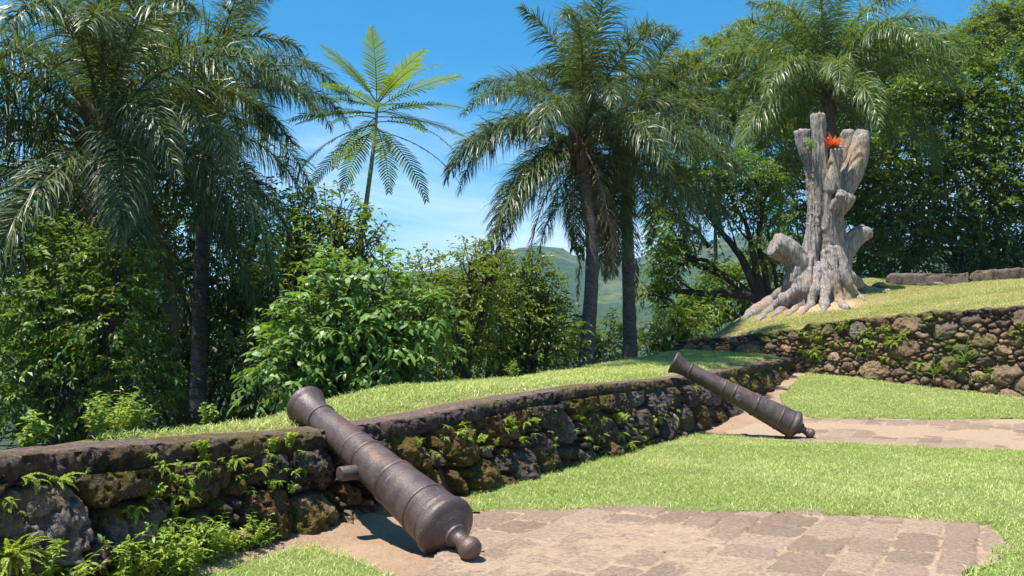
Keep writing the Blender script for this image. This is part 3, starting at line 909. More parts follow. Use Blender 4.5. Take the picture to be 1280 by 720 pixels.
def make_cannon(label):
    root = empty('cannon'); tag(root, label, 'cannon', 'old iron cannons resting on the parapet')
    L = 2.28
    body = [(-.115, .0), (-.115, .075), (-.10, .09), (-.075, .135), (-.055, .165), (-.045, .185), (-.03, .208), (-.012, .222), (.012, .2275), (.04, .225), (.05, .217), (.055, .207),
            (.09, .205), (.10, .209), (.12, .206), (.27, .197), (.5, .186), (.70, .1765), (.72, .170), (.95, .163), (1.12, .157), (1.135, .151), (1.31, .146), (1.33, .140), (1.65, .130), (1.95, .121), (2.02, .122),
            (2.08, .128), (2.14, .140), (2.19, .153), (2.225, .165), (2.245, .172), (2.262, .173), (2.274, .166), (2.28, .15), (2.277, .12), (2.27, .085), (2.262, .073), (2.22, .068), (1.9, .067), (1.3, .067), (1.29, .0)]
    body = [(x_ * .965 if x_ > 0 else x_, r_ * (1.045 if x_ > 2.2 else 1)) for x_, r_ in body]
    mb = MB(); lathe(mb, dense(body, 3)); mb.build('barrel', M['iron'], root)
    def ring(s, r0, w, h):
        s *= .965
        pr = [(s - w, r0 - .012), (s - w, r0 + h * .3), (s - w * .6, r0 + h * .85), (s, r0 + h), (s + w * .6, r0 + h * .85), (s + w, r0 + h * .3), (s + w, r0 - .012)]
        mb = MB(); lathe(mb, dense(pr, 2)); mb.build('ring', M['iron'], root)
    ring(.275, .197, .016, .0095); ring(.715, .174, .022, .010); ring(1.13, .155, .018, .010); ring(1.32, .143, .016, .009); ring(1.955, .1215, .017, .0115)
    mb = MB()
    lathe(mb, dense([(-.110, .088), (-.125, .086), (-.135, .07), (-.15, .058), (-.185, .052), (-.2, .054), (-.205, .061), (-.215, .063), (-.225, .058), (-.228, .06), (-.24, .072), (-.262, .081), (-.285, .082), (-.31, .076), (-.328, .062), (-.34, .04), (-.345, .018), (-.346, 0)], 3), 40)
    mb.build('cascabel', M['iron'], root)
    for sgn in (-1, 1):
        mb = MB(); lathe(mb, dense([(.05, .058), (.285, .056), (.293, .053), (.296, .046), (.296, 0)], 3), 36)
        o = mb.build('trunnion', M['iron'], root)
        o.location = (1.0, 0, -.05); o.rotation_euler = (0, 0, sgn * PI / 2)
    return root

def pose_cannon(root, breech, muzzle, roll=0):
    b = Vector(breech); m = Vector(muzzle); d = (m - b).normalized()
    z = Vector((0, 0, 1)); yv = z.cross(d).normalized(); zv = d.cross(yv)
    mat = Matrix((d, yv, zv)).transposed().to_4x4()
    root.matrix_world = Matrix.Translation(b) @ mat @ Matrix.Rotation(roll, 4, 'X')

can1 = make_cannon('dark iron cannon in the foreground, its knobbed breech end nearest the camera')
pose_cannon(can1, at(558, 660, 6.05), at(384, 508, 7.56))
can2 = make_cannon('more distant dark iron cannon seen side on, breech at the edge of the far path')
pose_cannon(can2, at(993, 531.5, 14.05), at(846, 455, 14.4), .1)
can2.scale = (1.0, 1.06, 1.06)

# ------------------------------------------------------------------ dead tree stump
def build_stump():
    mb = MB(); D0 = 27.6
    rng = np.random.RandomState(8)
    def tb(pts, sides=14, n=14):
        P = [at(X, Y, D0 + dd) for X, Y, r_, dd in pts]
        rr_ = [px(r_ * (.84 if Y < 250 else .90), D0 + dd) for X, Y, r_, dd in pts]
        P, rr_ = smooth_path(P, rr_, n)
        tube(mb, P, rr_, sides, True, .05, rng)
    tb([(1034, 392, 46, 0), (1036, 362, 32, 0), (1040, 335, 22, 0), (1039, 300, 16.5, 0), (1038, 265, 14.5, 0), (1039, 240, 14, 0), (1040, 215, 10, 0)], 22, 30)
    tb([(1000, 385, 24, -.3), (1006, 350, 16, -.25), (1012, 320, 10.5, -.15), (1016, 290, 8, -.1), (1017, 258, 6.5, .0), (1015, 228, 5.5, 0), (1012, 205, 6, -.05), (1007, 190, 8.5, -.1), (1004, 174, 10, -.1), (1003, 164, 10.5, -.1)], 14, 22)
    tb([(1040, 305, 12, -.15), (1033, 262, 10, -.25), (1028, 225, 9.5, -.28), (1025, 190, 9, -.3), (1023, 165, 8.5, -.3), (1022, 144, 8, -.3)])
    tb([(1040, 240, 10, -.4), (1042, 215, 7.5, -.45), (1044, 200, 7, -.45), (1044, 187, 8, -.45)])
    tb([(1042, 270, 9.5, 0), (1055, 238, 11, .05), (1067, 212, 14, .05), (1072, 195, 13.5, .05), (1076, 178, 11, .05), (1079, 164, 8, .05)])
    tb([(1050, 220, 9, .3), (1056, 192, 7.5, .35), (1059, 176, 8, .35), (1058, 166, 8, .35)])
    tb([(1042, 262, 9, -.35), (1050, 249, 8.5, -.55), (1052, 242, 6, -.7)])
    tb([(1044, 266, 10, -.25), (1058, 252, 8.5, -.4), (1065, 246, 6, -.5)])
    tb([(1044, 345, 16, .0), (1056, 316, 11, 0), (1068, 298, 10.5, 0), (1083, 290, 10, 0)])
    tb([(1016, 362, 20, -.1), (1006, 342, 16, -.3), (995, 325, 14.5, -.4), (983, 313, 15, -.45), (968, 306, 15.5, -.5)], 16)
    tb([(1000, 330, 9, -.5), (992, 345, 8, -.55), (986, 355, 5, -.6)])
    def root(pts):
        P = []; rr_ = []
        for X, Y, r_, mode in pts:
            if mode is None:
                p = G(X, Y, htm, 23.5, 40); d = p[1]
                p = p + np.array([0, 0, px(r_, d) * .15])
            else: p = at(X, Y, D0 + mode)
            P.append(p); rr_.append(px(r_ * (.45 if len(P) == 1 else .85), p[1]))
        P, rr_ = smooth_path(P, rr_, 24)
        P = P + (rng.rand(*P.shape) - .5) * .03
        tube(mb, P, rr_, 10, True, .03, rng)
    root([(1010, 335, 11, -.3), (992, 358, 9, -.5), (968, 376, 8, None), (946, 390, 7, None), (926, 402, 3, None)])
    root([(1006, 345, 10, -.5), (984, 372, 8, -.7), (964, 388, 6, None), (948, 402, 2.5, None)])
    root([(1010, 330, 8, -.5), (1000, 360, 8, -.7), (986, 381, 6, None), (966, 397, 2.5, None)])
    root([(1013, 320, 7, -.4), (1008, 358, 7.5, -.8), (1000, 381, 6, None), (984, 395, 2.5, None)])
    root([(1022, 330, 6, -.45), (1018, 362, 7, -.9), (1012, 382, 5, None), (1000, 394, 2.5, None)])
    root([(1038, 310, 7, -.5), (1042, 350, 7, -.8), (1048, 376, 6.5, None), (1058, 387, 2.5, None)])
    root([(1044, 310, 8, -.4), (1056, 350, 7, -.65), (1070, 371, 5, None), (1084, 376, 2, None)])
    root([(1048, 325, 9, -.1), (1062, 348, 8, -.1), (1084, 362, 5, None), (1112, 364, 2, None)])
    root([(1030, 320, 6, -.5), (1032, 360, 6, -.95), (1030, 384, 5, None), (1026, 394, 2, None)])
    tmp = mb.build('stump_raw', M['wood'])
    md = tmp.modifiers.new('r', 'REMESH'); md.mode = 'VOXEL'; md.voxel_size = .032; md.use_smooth_shade = True
    sm = tmp.modifiers.new('s', 'SMOOTH'); sm.iterations = 2; sm.factor = .5
    dg = bpy.context.evaluated_depsgraph_get()
    me = bpy.data.meshes.new_from_object(tmp.evaluated_get(dg))
    bpy.data.objects.remove(tmp)
    n = len(me.vertices)
    co = np.zeros(n * 3, np.float32); me.vertices.foreach_get('co', co); co = co.reshape(-1, 3).astype(float)
    no = np.zeros(n * 3, np.float32); me.vertices.foreach_get('normal', no); no = no.reshape(-1, 3)
    base = np.array([stumpP[0], stumpP[1], htm(stumpP[0], stumpP[1])])
    a = np.arctan2(co[:, 1] - base[1], co[:, 0] - base[0])
    tw = a * 2.4 + .25 * co[:, 2]
    g = fbm(tw * 2.2 + 50, co[:, 2] * .35, 25, 4); g2 = fbm(tw * 6 + 80, co[:, 2] * .7, 29, 3)
    lump = fbm(co[:, 0] * 1.4 + co[:, 2], co[:, 1] * 1.4 + co[:, 2] * .8, 19, 3)
    ridge = 1 - np.abs(2 * g - 1) * 2
    co = co + no * ((ridge * .07 + (g2 - .5) * .14 + (lump - .5) * .06)[:, None])
    root_o = empty('tree_stump', tuple(base))
    me.vertices.foreach_set('co', (co - base).astype(np.float32).ravel()); me.update()
    me.materials.clear(); me.materials.append(M['wood'])
    me.polygons.foreach_set('use_smooth', np.ones(len(me.polygons), bool))
    o = link('trunk', me, root_o)
    tag(root_o, 'huge weathered grey dead tree stump with sawn limbs and spreading roots on the terrace', 'tree stump')
build_stump()

# ------------------------------------------------------------------ leaves
def strap_leaves(mb, P, D, U, ln, wd, droop, rng, tint, segs=3):
    """many strips: start P, direction D, up-hint U"""
    n = len(P)
    pts = [P]; dirs = D.copy()
    cur = P.copy()
    w0 = [.75, 1.0, .8, .08] if segs == 3 else [.7, 1., 1., .75, .06]
    W = []
    side = norm(np.cross(D, U)); 
    for k in range(segs + 1):
        W.append(side * (wd * w0[k])[:, None] * .5)
        if k < segs:
            cur = cur + norm(dirs) * (ln / segs)[:, None]; pts.append(cur)
            dirs = norm(dirs) + np.array([0, 0, -1.]) * droop[:, None] * (1.1 / segs)
    V = np.stack([x for k in range(segs + 1) for x in (pts[k] - W[k], pts[k] + W[k])], 1)
    m = 2 * (segs + 1)
    k0 = np.arange(n)[:, None] * m
    f = np.concatenate([k0 + np.array([[2 * j, 2 * j + 1, 2 * j + 3, 2 * j + 2]]) for j in range(segs)])
    mb.add(V.reshape(-1, 3), f, tint=np.repeat(tint, m))

def frond_mesh(name, seed, p0, p1, L, nl, ll, lw, mat, roll=(-.35, .35, .9), droop=.9, rach=.032, start=.13, curve=1.4, fwd=(1.05, .5), base_mat=None):
    rng = np.random.RandomState(seed)
    n = 40
    s = np.linspace(0, 1, n); pit = p0 + (p1 - p0) * s ** curve
    yaw = rng.normal(0, .12) * s + rng.normal(0, .1) * s ** 2
    d = np.stack([np.cos(pit) * np.cos(yaw), np.cos(pit) * np.sin(yaw), np.sin(pit)], -1)
    P = np.concatenate([[[0, 0, 0]], np.cumsum(d[:-1] * L / (n - 1), 0)])
    mb = MB()
    tube(mb, P, rach * (1 - .85 * s ** .8), 6, False, tint=np.array([.85, .85, .85]))
    u = np.sort(rng.rand(2 * nl)); sg = np.where(rng.rand(2 * nl) < .5, -1., 1.)
    sp = start + (1 - start) * u
    pos = np.stack([np.interp(sp, s, P[:, k]) for k in range(3)], -1)
    T = norm(np.stack([np.interp(sp, s, d[:, k]) for k in range(3)], -1))
    S = norm(np.cross(T, np.array([0, 0, 1.]))); Nn = np.cross(S, T)
    lf = (.45 + .55 * sstep(0, .25, u)) * (1 - .68 * sstep(.55, 1.0, u))
    ln = ll * lf * rng.uniform(.8, 1.15, 2 * nl)
    fa = fwd[0] + (fwd[1] - fwd[0]) * u + rng.normal(0, .12, 2 * nl)
    ra = np.array(roll)[rng.randint(0, len(roll), 2 * nl)] + rng.normal(0, .2, 2 * nl)
    dd = np.cos(fa)[:, None] * T + np.sin(fa)[:, None] * (np.cos(ra)[:, None] * S * sg[:, None] + np.sin(ra)[:, None] * Nn)
    dr = droop * rng.uniform(.7, 1.35, 2 * nl)
    hint = Nn + rng.normal(0, .35, (2 * nl, 3))
    strap_leaves(mb, pos, norm(dd), hint, ln, lw * rng.uniform(.75, 1.25, 2 * nl), dr, rng, np.clip(rng.normal(.4, .28, 2 * nl), 0, 1))
    me = mb.mesh(name); me.materials.append(mat)
    return me

PV = {}
def palm_variants(key, mat):
    out = []
    for i, (a, b, L, dr) in enumerate([(82, 20, 3.5, .75), (68, -25, 3.9, .9), (50, -50, 4.1, 1.0), (32, -68, 4.1, 1.15), (12, -80, 4.0, 1.3), (-18, -86, 3.7, 1.4)]):
        for k in range(2):
            out.append(frond_mesh('frond', 100 + i * 7 + k, R(a), R(b - 8 * k), L, 190, .80, .022, mat, droop=dr * 1.45, fwd=(1.25, .75), curve=1.15, roll=(-.5, .1, .8)))
    return out
PV['a'] = palm_variants('a', M['palm']); PV['b'] = palm_variants('b', M['palm_light'])
DEADF = [frond_mesh('dead_frond', 300 + k, R(-40), R(-89), 4.0, 80, .5, .025, M['palm_dead'], droop=1.8, curve=.6) for k in range(2)]
SPEAR = frond_mesh('spear_frond', 320, R(88), R(80), 2.6, 60, .5, .03, M['palm_light'], (0,), .1, fwd=(.35, .2))

def palm(label, base, crown, rad, seed, key='a', scale=1.0, counts=(3, 5, 6, 7, 6, 4), dead=2, az0=0., skirt=True, group='palms along the rampart', az_skip=None):
    rng = np.random.RandomState(seed)
    base = np.array(base, float); crown = np.array(crown, float)
    root = empty('palm_tree', tuple(base)); tag(root, label, 'palm tree', group)
    mb = MB()
    H = crown - base
    mid = base + H * .5 + np.array([rng.normal(0, .12), rng.normal(0, .12), 0])
    P, rr_ = smooth_path([base - np.array([0, 0, .3]), base + H * .03, mid, base + H * .9, crown], [rad * 1.5, rad * 1.25, rad * 1.0, rad * .95, rad * .8], 60)
    rr_ = rr_ * (1 + .035 * np.sin(np.arange(60) * 2.1) + .04 * (rng.rand(60) - .5))
    tube(mb, P - base, rr_, 14, True, .04, rng)
    mb.build('trunk', M['palm_bark'], root)
    # leaf bases wrapped round the top of the trunk
    if skirt:
        mb = MB()
        for k in range(26):
            a = k * 2.4 + rng.rand() * .4; h = rng.uniform(-.9, .35) * scale
            st = crown - base + np.array([math.cos(a) * rad * .8, math.sin(a) * rad * .8, h])
            o_ = np.array([math.cos(a), math.sin(a), 0])
            Q, q_ = smooth_path([st, st + o_ * .12 + np.array([0, 0, .3]), st + o_ * .34 + np.array([0, 0, .62])], [.085, .065, .03], 7)
            tube(mb, Q, q_ * scale, 6, True, .1, rng)
        mb.build('leaf_bases', M['boot'], root)
    ga = az0; vs_ = PV[key]; loc0 = crown - base
    for tier, cnt in enumerate(counts):
        for k in range(cnt):
            ga += 2.39996 + rng.normal(0, .18)
            if az_skip and any(abs((ga - c0 + PI) % (2 * PI) - PI) < w for c0, w, tmin in az_skip if tier >= tmin): continue
            me = vs_[tier * 2 + rng.randint(2)]
            h = .35 - .16 * tier
            link('frond', me, root, tuple(loc0 + np.array([math.cos(ga) * .12, math.sin(ga) * .12, h * scale])), (rng.normal(0, .12), rng.normal(0, .1), ga), scale * rng.uniform(.88, 1.1))
    link('frond', SPEAR, root, tuple(loc0 + np.array([0, 0, .3])), (rng.normal(0, .08), rng.normal(0, .08), ga), scale)
    for k in range(dead):
        a = az0 + .9 + k * 2.1
        link('dead_frond', DEADF[k % 2], root, tuple(loc0 + np.array([math.cos(a) * .2, math.sin(a) * .2, -.35 - .3 * rng.rand()])), (0, 0, a), scale * rng.uniform(.8, 1))
    return root

def pb(X, Y, d, Xb=None, Yb=None):
    """foot of a tree whose crown is at a photo position: straight below it, on the ground"""
    c_ = at(X, Y, d)
    b_ = at(Xb if Xb is not None else X, Y, d)
    return np.array([b_[0], b_[1], near_ground(b_[0], b_[1])]), c_

b_, c_ = pb(128, 165, 14.5); palm('big dark palm at the far left with a shaggy skirt and hanging fronds', b_, c_, .19, 1, 'a', 1.02, (3, 6, 8, 8, 8, 6), 3)
b_, c_ = pb(260, 128, 18.5); palm('dark palm behind the leftmost one, its thin trunk showing in the shade', b_, c_, .16, 2, 'a', .84, (2, 5, 6, 6, 4, 2), 1, 1.0)
b_ = G(733, 458, ho, 10, 40); b_ = at(733, 458, 20.5); b_[2] = near_ground(b_[0], b_[1])
palm('tall palm in the middle with arching silvery fronds and a clear grey trunk', b_, at(726, 172, 20.5), .155, 3, 'a', 1.0, (4, 5, 6, 7, 6, 4), 3, 2.2)
b_ = at(788, 452, 23.5); b_[2] = near_ground(b_[0], b_[1])
palm('palm just right of the middle one, trunk rough with old fibres', b_, at(782, 196, 23.5), .165, 4, 'a', 1.0, (3, 5, 6, 7, 6, 4), 2, .4)
b_, c_ = pb(1036, 112, 33.0); palm('broad bright palm behind the dead stump', b_, c_, .2, 5, 'b', 1.42, (4, 6, 8, 9, 6, 2), 1, .2, True)

# slender young tree with feather leaves
def feather_tree():
    d = 19.0
    base = at(447, 420, d); base[2] = near_ground(base[0], base[1]); top = at(471, 128, d)
    root = empty('feather_leaf_tree', tuple(base)); tag(root, 'slender young tree with a single stem and huge fern like leaves against the sky', 'tree')
    P, rr_ = smooth_path([base - np.array([0, 0, .3]), at(450, 345, d), at(456, 270, d), at(465, 200, d), at(470, 150, d), top], [.075, .062, .056, .048, .04, .025], 40)
    mb = MB(); tube(mb, P - base, rr_, 10); mb.build('trunk', M['stem'], root)
    rng = np.random.RandomState(4)
    FM = []
    for i, (a, b, L) in enumerate([(52, 24, 1.8), (24, 0, 2.0), (6, -22, 2.1), (-14, -58, 2.15)]):
        for k in range(3):
            FM.append(feather_mesh(400 + i * 5 + k, R(a + 6 * (k - 1)), R(b + 5 * (k - 1)), L * (1 + .05 * k)))
    for cnt, tier, Y0, Y1, a0 in [(6, 0, 127, 132, .45), (6, 1, 132, 142, .0), (8, 2, 145, 165, .35), (9, 3, 165, 186, .1)]:
        for k in range(cnt):
            a = a0 + k * 2 * PI / cnt + rng.normal(0, .12)
            f = np.interp(rng.uniform(Y0, Y1), [128, 150, 200, 270], [39, 33, 26, 17]) / 39
            p = np.array([np.interp(f, np.linspace(0, 1, 40), P[:, j]) for j in range(3)]) - base
            link('feather_leaf', FM[tier * 3 + rng.randint(3)], root, tuple(p), (rng.normal(0, .15), rng.normal(0, .06), a), rng.uniform(.85, 1.05))

def feather_mesh(seed, p0, p1, L):
    rng = np.random.RandomState(seed)
    n = 30; s = np.linspace(0, 1, n); pit = p0 + (p1 - p0) * s ** 1.2
    d = np.stack([np.cos(pit), 0 * s, np.sin(pit)], -1)
    P = np.concatenate([[[0, 0, 0]], np.cumsum(d[:-1] * L / (n - 1), 0)])
    mb = MB(); tube(mb, P, .014 * (1 - .8 * s), 5, False, tint=np.array([.6, .6, .6]))
    m = 24
    u = np.repeat(np.linspace(.0, 1, m), 2); sg = np.tile([-1., 1.], m)
    sp = .16 + .83 * u
    pos = np.stack([np.interp(sp, s, P[:, k]) for k in range(3)], -1)
    T = norm(np.stack([np.interp(sp, s, d[:, k]) for k in range(3)], -1))
    S = np.cross(T, np.array([0, 0, 1.])); S = norm(S); Nn = np.cross(S, T)
    ln = rng.uniform(.85, 1.1, 2 * m) * .40 * (.5 + .5 * sstep(0, .3, u)) * (1 - .6 * sstep(.6, 1, u))
    fa = 1.15 - .5 * u
    dd = np.cos(fa)[:, None] * T + np.sin(fa)[:, None] * (S * sg[:, None] + .12 * Nn)
    strap_leaves(mb, pos, norm(dd), Nn, ln, np.full(2 * m, .042) * rng.uniform(.8, 1.2, 2 * m), rng.uniform(.1, .7, 2 * m), rng, np.clip(rng.normal(.35 if p0 < .35 else .8, .2, 2 * m), 0, 1), 4)
    me = mb.mesh('feather_leaf'); me.materials.append(M['fern_tree'])
    return me
feather_tree()

# ------------------------------------------------------------------ broadleaf trees and shrubs
def leaf_cards(mb, P, A, Nh, ln, wd, tint, hi=True, bend=.25):
    n = len(P)
    A = norm(A); S = norm(np.cross(A, Nh)); Nn = np.cross(S, A)
    l = ln[:, None]; w = wd[:, None] * .5
    if hi:
        b = P
        m1 = P + A * l * .32; m2 = P + A * l * .68 - Nn * l * bend * .35; tp = P + A * l - Nn * l * bend
        V = np.stack([b, m1 - S * w * .9 + Nn * w * .25, m1 + S * w * .9 + Nn * w * .25, m2 - S * w * .8 + Nn * w * .2, m2 + S * w * .8 + Nn * w * .2, tp], 1)
        k = np.arange(n)[:, None] * 6
        f = np.concatenate([k + np.array([[0, 2, 1]]), k + np.array([[1, 2, 4]]), k + np.array([[1, 4, 3]]), k + np.array([[3, 4, 5]])])
        mb.add(V.reshape(-1, 3), f, tint=np.repeat(tint, 6))
    else:
        V = np.stack([P, P + A * l * .45 + S * w + Nn * w * .3, P + A * l - Nn * l * bend, P + A * l * .45 - S * w + Nn * w * .3], 1)
        k = np.arange(n)[:, None] * 4
        f = np.concatenate([k + np.array([[0, 1, 2]]), k + np.array([[0, 2, 3]])])
        mb.add(V.reshape(-1, 3), f, tint=np.repeat(tint, 4))

def crown_mesh(blobs, rng, leaf, width, twig, per, dens, hi, origin, droop=.35, shell=.35, flat=1.0, tipgap=.3):
    """blobs: (centre, radius). leaves sit on short twigs that start all through each blob"""
    mb = MB(); tw = []
    for c_, r_ in blobs:
        ns = max(6, int(3.6 * dens * r_ * r_))
        d = norm(rng.normal(size=(ns, 3)) + np.array([0, -.15, .25]))
        lob = .72 + .56 * fbm(d[:, 0] * 1.7 + c_[0] + 40, d[:, 2] * 1.7 + d[:, 1] * 1.3 + c_[2] + 40, int(rng.randint(60)), 2)
        rr_ = r_ * (shell + (1 - shell) * rng.rand(ns) ** .55) * lob
        o = c_ + d * rr_[:, None] * np.array([1, 1, flat])
        td = norm(d * .8 + rng.normal(0, .45, (ns, 3)) + np.array([0, 0, .12]))
        tl = twig * rng.uniform(.6, 1.4, ns)
        tn = rng.rand(ns); sz = rng.uniform(.65, 1.3, ns)
        tw.append((o, td, tl))
        for k in range(per):
            f = (k + .5) / per
            pos = o + td * (tl * f)[:, None] + np.array([0, 0, -1.]) * (tl * droop * f * f)[:, None]
            side = norm(np.cross(td, np.array([0, 0, 1.]) + rng.normal(0, .2, (ns, 3)))) * (1 if k % 2 else -1)
            ax = td * .55 + side * (.95 * (1 - .5 * f)) + np.array([0, 0, -droop]) + rng.normal(0, .22, (ns, 3))
            nh = np.array([0, 0, 1.]) + rng.normal(0, .42, (ns, 3)) + d * .25
            keep = rng.rand(ns) > .1
            t = np.clip(tn * .55 + rng.rand(ns) * .45, 0, 1)
            t = np.where(rng.rand(ns) < .012, 2.0, t)
            leaf_cards(mb, (pos - origin)[keep], ax[keep], nh[keep], (leaf * sz * rng.uniform(.7, 1.2, ns))[keep], (width * sz * rng.uniform(.75, 1.25, ns))[keep], t[keep], hi)
    return mb, tw

def tree(name, label, cat, blobs_px, d, mat, seed, leaf=.11, width=.05, twig=.42, per=9, dens=60, hi=False, foot=None, trunk=.10, group=None, dj=.12, shell=.35, flat=1., droop=.35, bark='bark', twigs=True):
    rng = np.random.RandomState(seed)
    bl = []
    for b in blobs_px:
        X, Y, r_ = b[:3]; dd = d + (b[3] if len(b) > 3 else rng.normal(0, dj * px(r_, d) * 2))
        bl.append((at(X, Y, dd), px(r_, d)))
    cen = np.mean([b[0] for b in bl], 0)
    if foot is not None: base = at(foot[0], foot[1], d + (foot[2] if len(foot) > 2 else 0))
    else: base = cen.copy()
    base[2] = near_ground(base[0], base[1]) - .05
    root = empty(name, tuple(base)); tag(root, label, cat, group)
    mb, tw = crown_mesh(bl, rng, leaf, width, twig, per, dens, hi, base, droop, shell, flat)
    mb.build('crown', M[mat], root, False)
    # trunk with a limb to every blob and twigs into it
    tm = MB()
    low = min(b[0][2] - b[1] for b in bl)
    fork = base + (cen - base) * .35; fork[2] = max(base[2] + .3, min(cen[2], (low + base[2]) * .5 + .3))
    P, rr_ = smooth_path([base - np.array([0, 0, .2]), base + (fork - base) * .5 + rng.normal(0, .08, 3), fork], [trunk * 1.35, trunk, trunk * .85], 12)
    tube(tm, P - base, rr_, 8, True, .08, rng)
    for (c_, r_), (o, td, tl) in zip(bl, tw):
        m_ = fork + (c_ - fork) * .5 + rng.normal(0, .12 * r_ + .05, 3) + np.array([0, 0, .15 * r_])
        P, rr_ = smooth_path([fork, m_, c_ + np.array([0, 0, r_ * .1])], [trunk * .6, trunk * .42, trunk * .2], 12)
        tube(tm, P - base, rr_, 6, False, .08, rng)
        if twigs:
            for i in rng.choice(len(o), min(len(o), 16), False):
                q0 = P[rng.randint(5, 12)]
                Q, q_ = smooth_path([q0, (q0 + o[i]) / 2 + rng.normal(0, .05, 3), o[i] + td[i] * tl[i] * .6], [trunk * .18, trunk * .11, .006], 7)
                tube(tm, Q - base, q_, 4, False)
    tm.build('trunk', M[bark], root)
    return root

WOOD = 'trees of the wood below the rampart'
# left hand wood, from the front backwards
tree('shrub', 'bushy mid green shrub filling the left edge under the big palm', 'shrub', [(35, 330, 60), (95, 330, 52), (60, 400, 72), (140, 400, 55), (20, 470, 62), (95, 475, 65), (165, 470, 50), (150, 330, 45), (20, 540, 45)], 12.5, 'mid', 11, .10, .05, .36, 9, 95, False, group='shrubs at the edge of the wood')
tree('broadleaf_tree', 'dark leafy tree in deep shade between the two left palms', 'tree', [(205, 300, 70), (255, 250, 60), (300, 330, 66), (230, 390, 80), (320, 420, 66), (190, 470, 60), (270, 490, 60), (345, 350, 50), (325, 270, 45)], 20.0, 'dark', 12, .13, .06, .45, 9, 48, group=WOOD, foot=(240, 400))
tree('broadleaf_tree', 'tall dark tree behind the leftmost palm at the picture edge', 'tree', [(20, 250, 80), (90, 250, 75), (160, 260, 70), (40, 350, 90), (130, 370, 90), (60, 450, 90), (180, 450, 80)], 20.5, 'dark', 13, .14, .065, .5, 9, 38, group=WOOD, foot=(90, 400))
tree('broadleaf_tree', 'airy light green tree left of the slender feather leaf tree', 'tree', [(385, 268, 30), (425, 262, 26), (362, 300, 36), (405, 310, 38), (450, 296, 28), (465, 320, 22), (340, 345, 40), (390, 360, 42), (440, 350, 34), (370, 262, 22), (435, 290, 24)], 17.0, 'light', 14, .13, .055, .42, 8, 62, group=WOOD, foot=(395, 420), shell=.2)
tree('shrub', 'large leaved glossy shrub right behind the near cannon muzzle', 'shrub', [(420, 375, 46), (478, 372, 46), (515, 415, 44), (455, 425, 52), (395, 425, 50), (360, 460, 46), (440, 470, 46), (505, 455, 40), (535, 400, 28), (400, 490, 36)], 12.3, 'bigleaf', 15, .155, .06, .40, 9, 84, True, group='shrubs at the edge of the wood', foot=(430, 470))
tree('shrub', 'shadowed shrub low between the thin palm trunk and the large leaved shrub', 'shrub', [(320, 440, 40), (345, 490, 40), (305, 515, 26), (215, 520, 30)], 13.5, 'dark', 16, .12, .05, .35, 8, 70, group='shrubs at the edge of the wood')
tree('shrub', 'rounded yellow green shrub right of the large leaved one', 'shrub', [(535, 352, 34), (585, 352, 38), (560, 395, 46), (610, 385, 40), (575, 440, 40), (520, 375, 30), (610, 345, 24), (590, 322, 18), (620, 318, 14)], 16.5, 'yellow', 17, .10, .045, .36, 9, 90, group='shrubs at the edge of the wood')
tree('shrub', 'dark green shrub with a ragged top between yellow green shrub and middle palm', 'shrub', [(630, 350, 30), (665, 355, 30), (685, 372, 26), (645, 395, 44), (685, 415, 36), (610, 430, 40), (655, 445, 38), (695, 440, 22), (668, 332, 16)], 17.8, 'shiny', 18, .11, .055, .36, 9, 90, group='shrubs at the edge of the wood')
tree('shrub', 'bright light green shrub behind the middle palm trunk', 'shrub', [(705, 432, 22), (730, 425, 22), (765, 425, 28), (750, 445, 22), (720, 445, 20), (700, 405, 12)], 25.5, 'light', 19, .13, .06, .35, 8, 80, group='shrubs beyond the rampart palms')
tree('shrub', 'bright green shrub right of the fibrous palm trunk', 'shrub', [(822, 418, 22), (810, 435, 20), (845, 420, 22), (840, 400, 20), (868, 405, 18)], 27.5, 'light', 20, .13, .06, .35, 8, 80, group='shrubs beyond the rampart palms')
tree('broadleaf_tree', 'far rounded green tree seen under the leaning branches', 'tree', [(900, 362, 32), (935, 345, 30), (970, 340, 30), (880, 385, 28), (930, 385, 30), (985, 370, 30), (860, 400, 24)], 40.0, 'light', 21, .2, .09, .5, 9, 34, group='trees beyond the terrace')
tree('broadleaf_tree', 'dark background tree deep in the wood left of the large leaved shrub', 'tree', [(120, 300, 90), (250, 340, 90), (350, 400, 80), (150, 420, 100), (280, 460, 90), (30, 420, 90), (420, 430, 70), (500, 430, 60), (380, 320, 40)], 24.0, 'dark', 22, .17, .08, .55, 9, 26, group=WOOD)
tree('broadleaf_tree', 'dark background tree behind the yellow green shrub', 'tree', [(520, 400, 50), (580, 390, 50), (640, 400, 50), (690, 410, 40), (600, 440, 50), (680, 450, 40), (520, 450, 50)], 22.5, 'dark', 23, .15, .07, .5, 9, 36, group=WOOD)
# right hand trees
tree('broadleaf_tree', 'huge dense glossy dark tree on the right behind the kerb', 'tree', [(1140, 190, 56), (1195, 160, 62), (1250, 120, 60), (1265, 200, 66), (1200, 240, 66), (1130, 260, 56), (1260, 280, 66), (1180, 310, 54), (1120, 315, 44), (1100, 235, 44), (1190, 95, 46), (1240, 330, 50), (1150, 130, 46), (1290, 340, 46), (1310, 140, 60), (1320, 250, 60)], 36.0, 'shiny', 24, .22, .11, .6, 9, 30, group='trees beyond the terrace', foot=(1200, 300))
tree('broadleaf_tree', 'feathery yellow green tree top in the upper right corner', 'tree', [(1215, 48, 30), (1250, 36, 34), (1280, 50, 36), (1235, 66, 30), (1190, 66, 24), (1270, 15, 22), (1238, 20, 22), (1290, 25, 30), (1180, 50, 16)], 46.0, 'yellow', 25, .16, .06, .6, 14, 46, group='trees beyond the terrace', flat=.7)
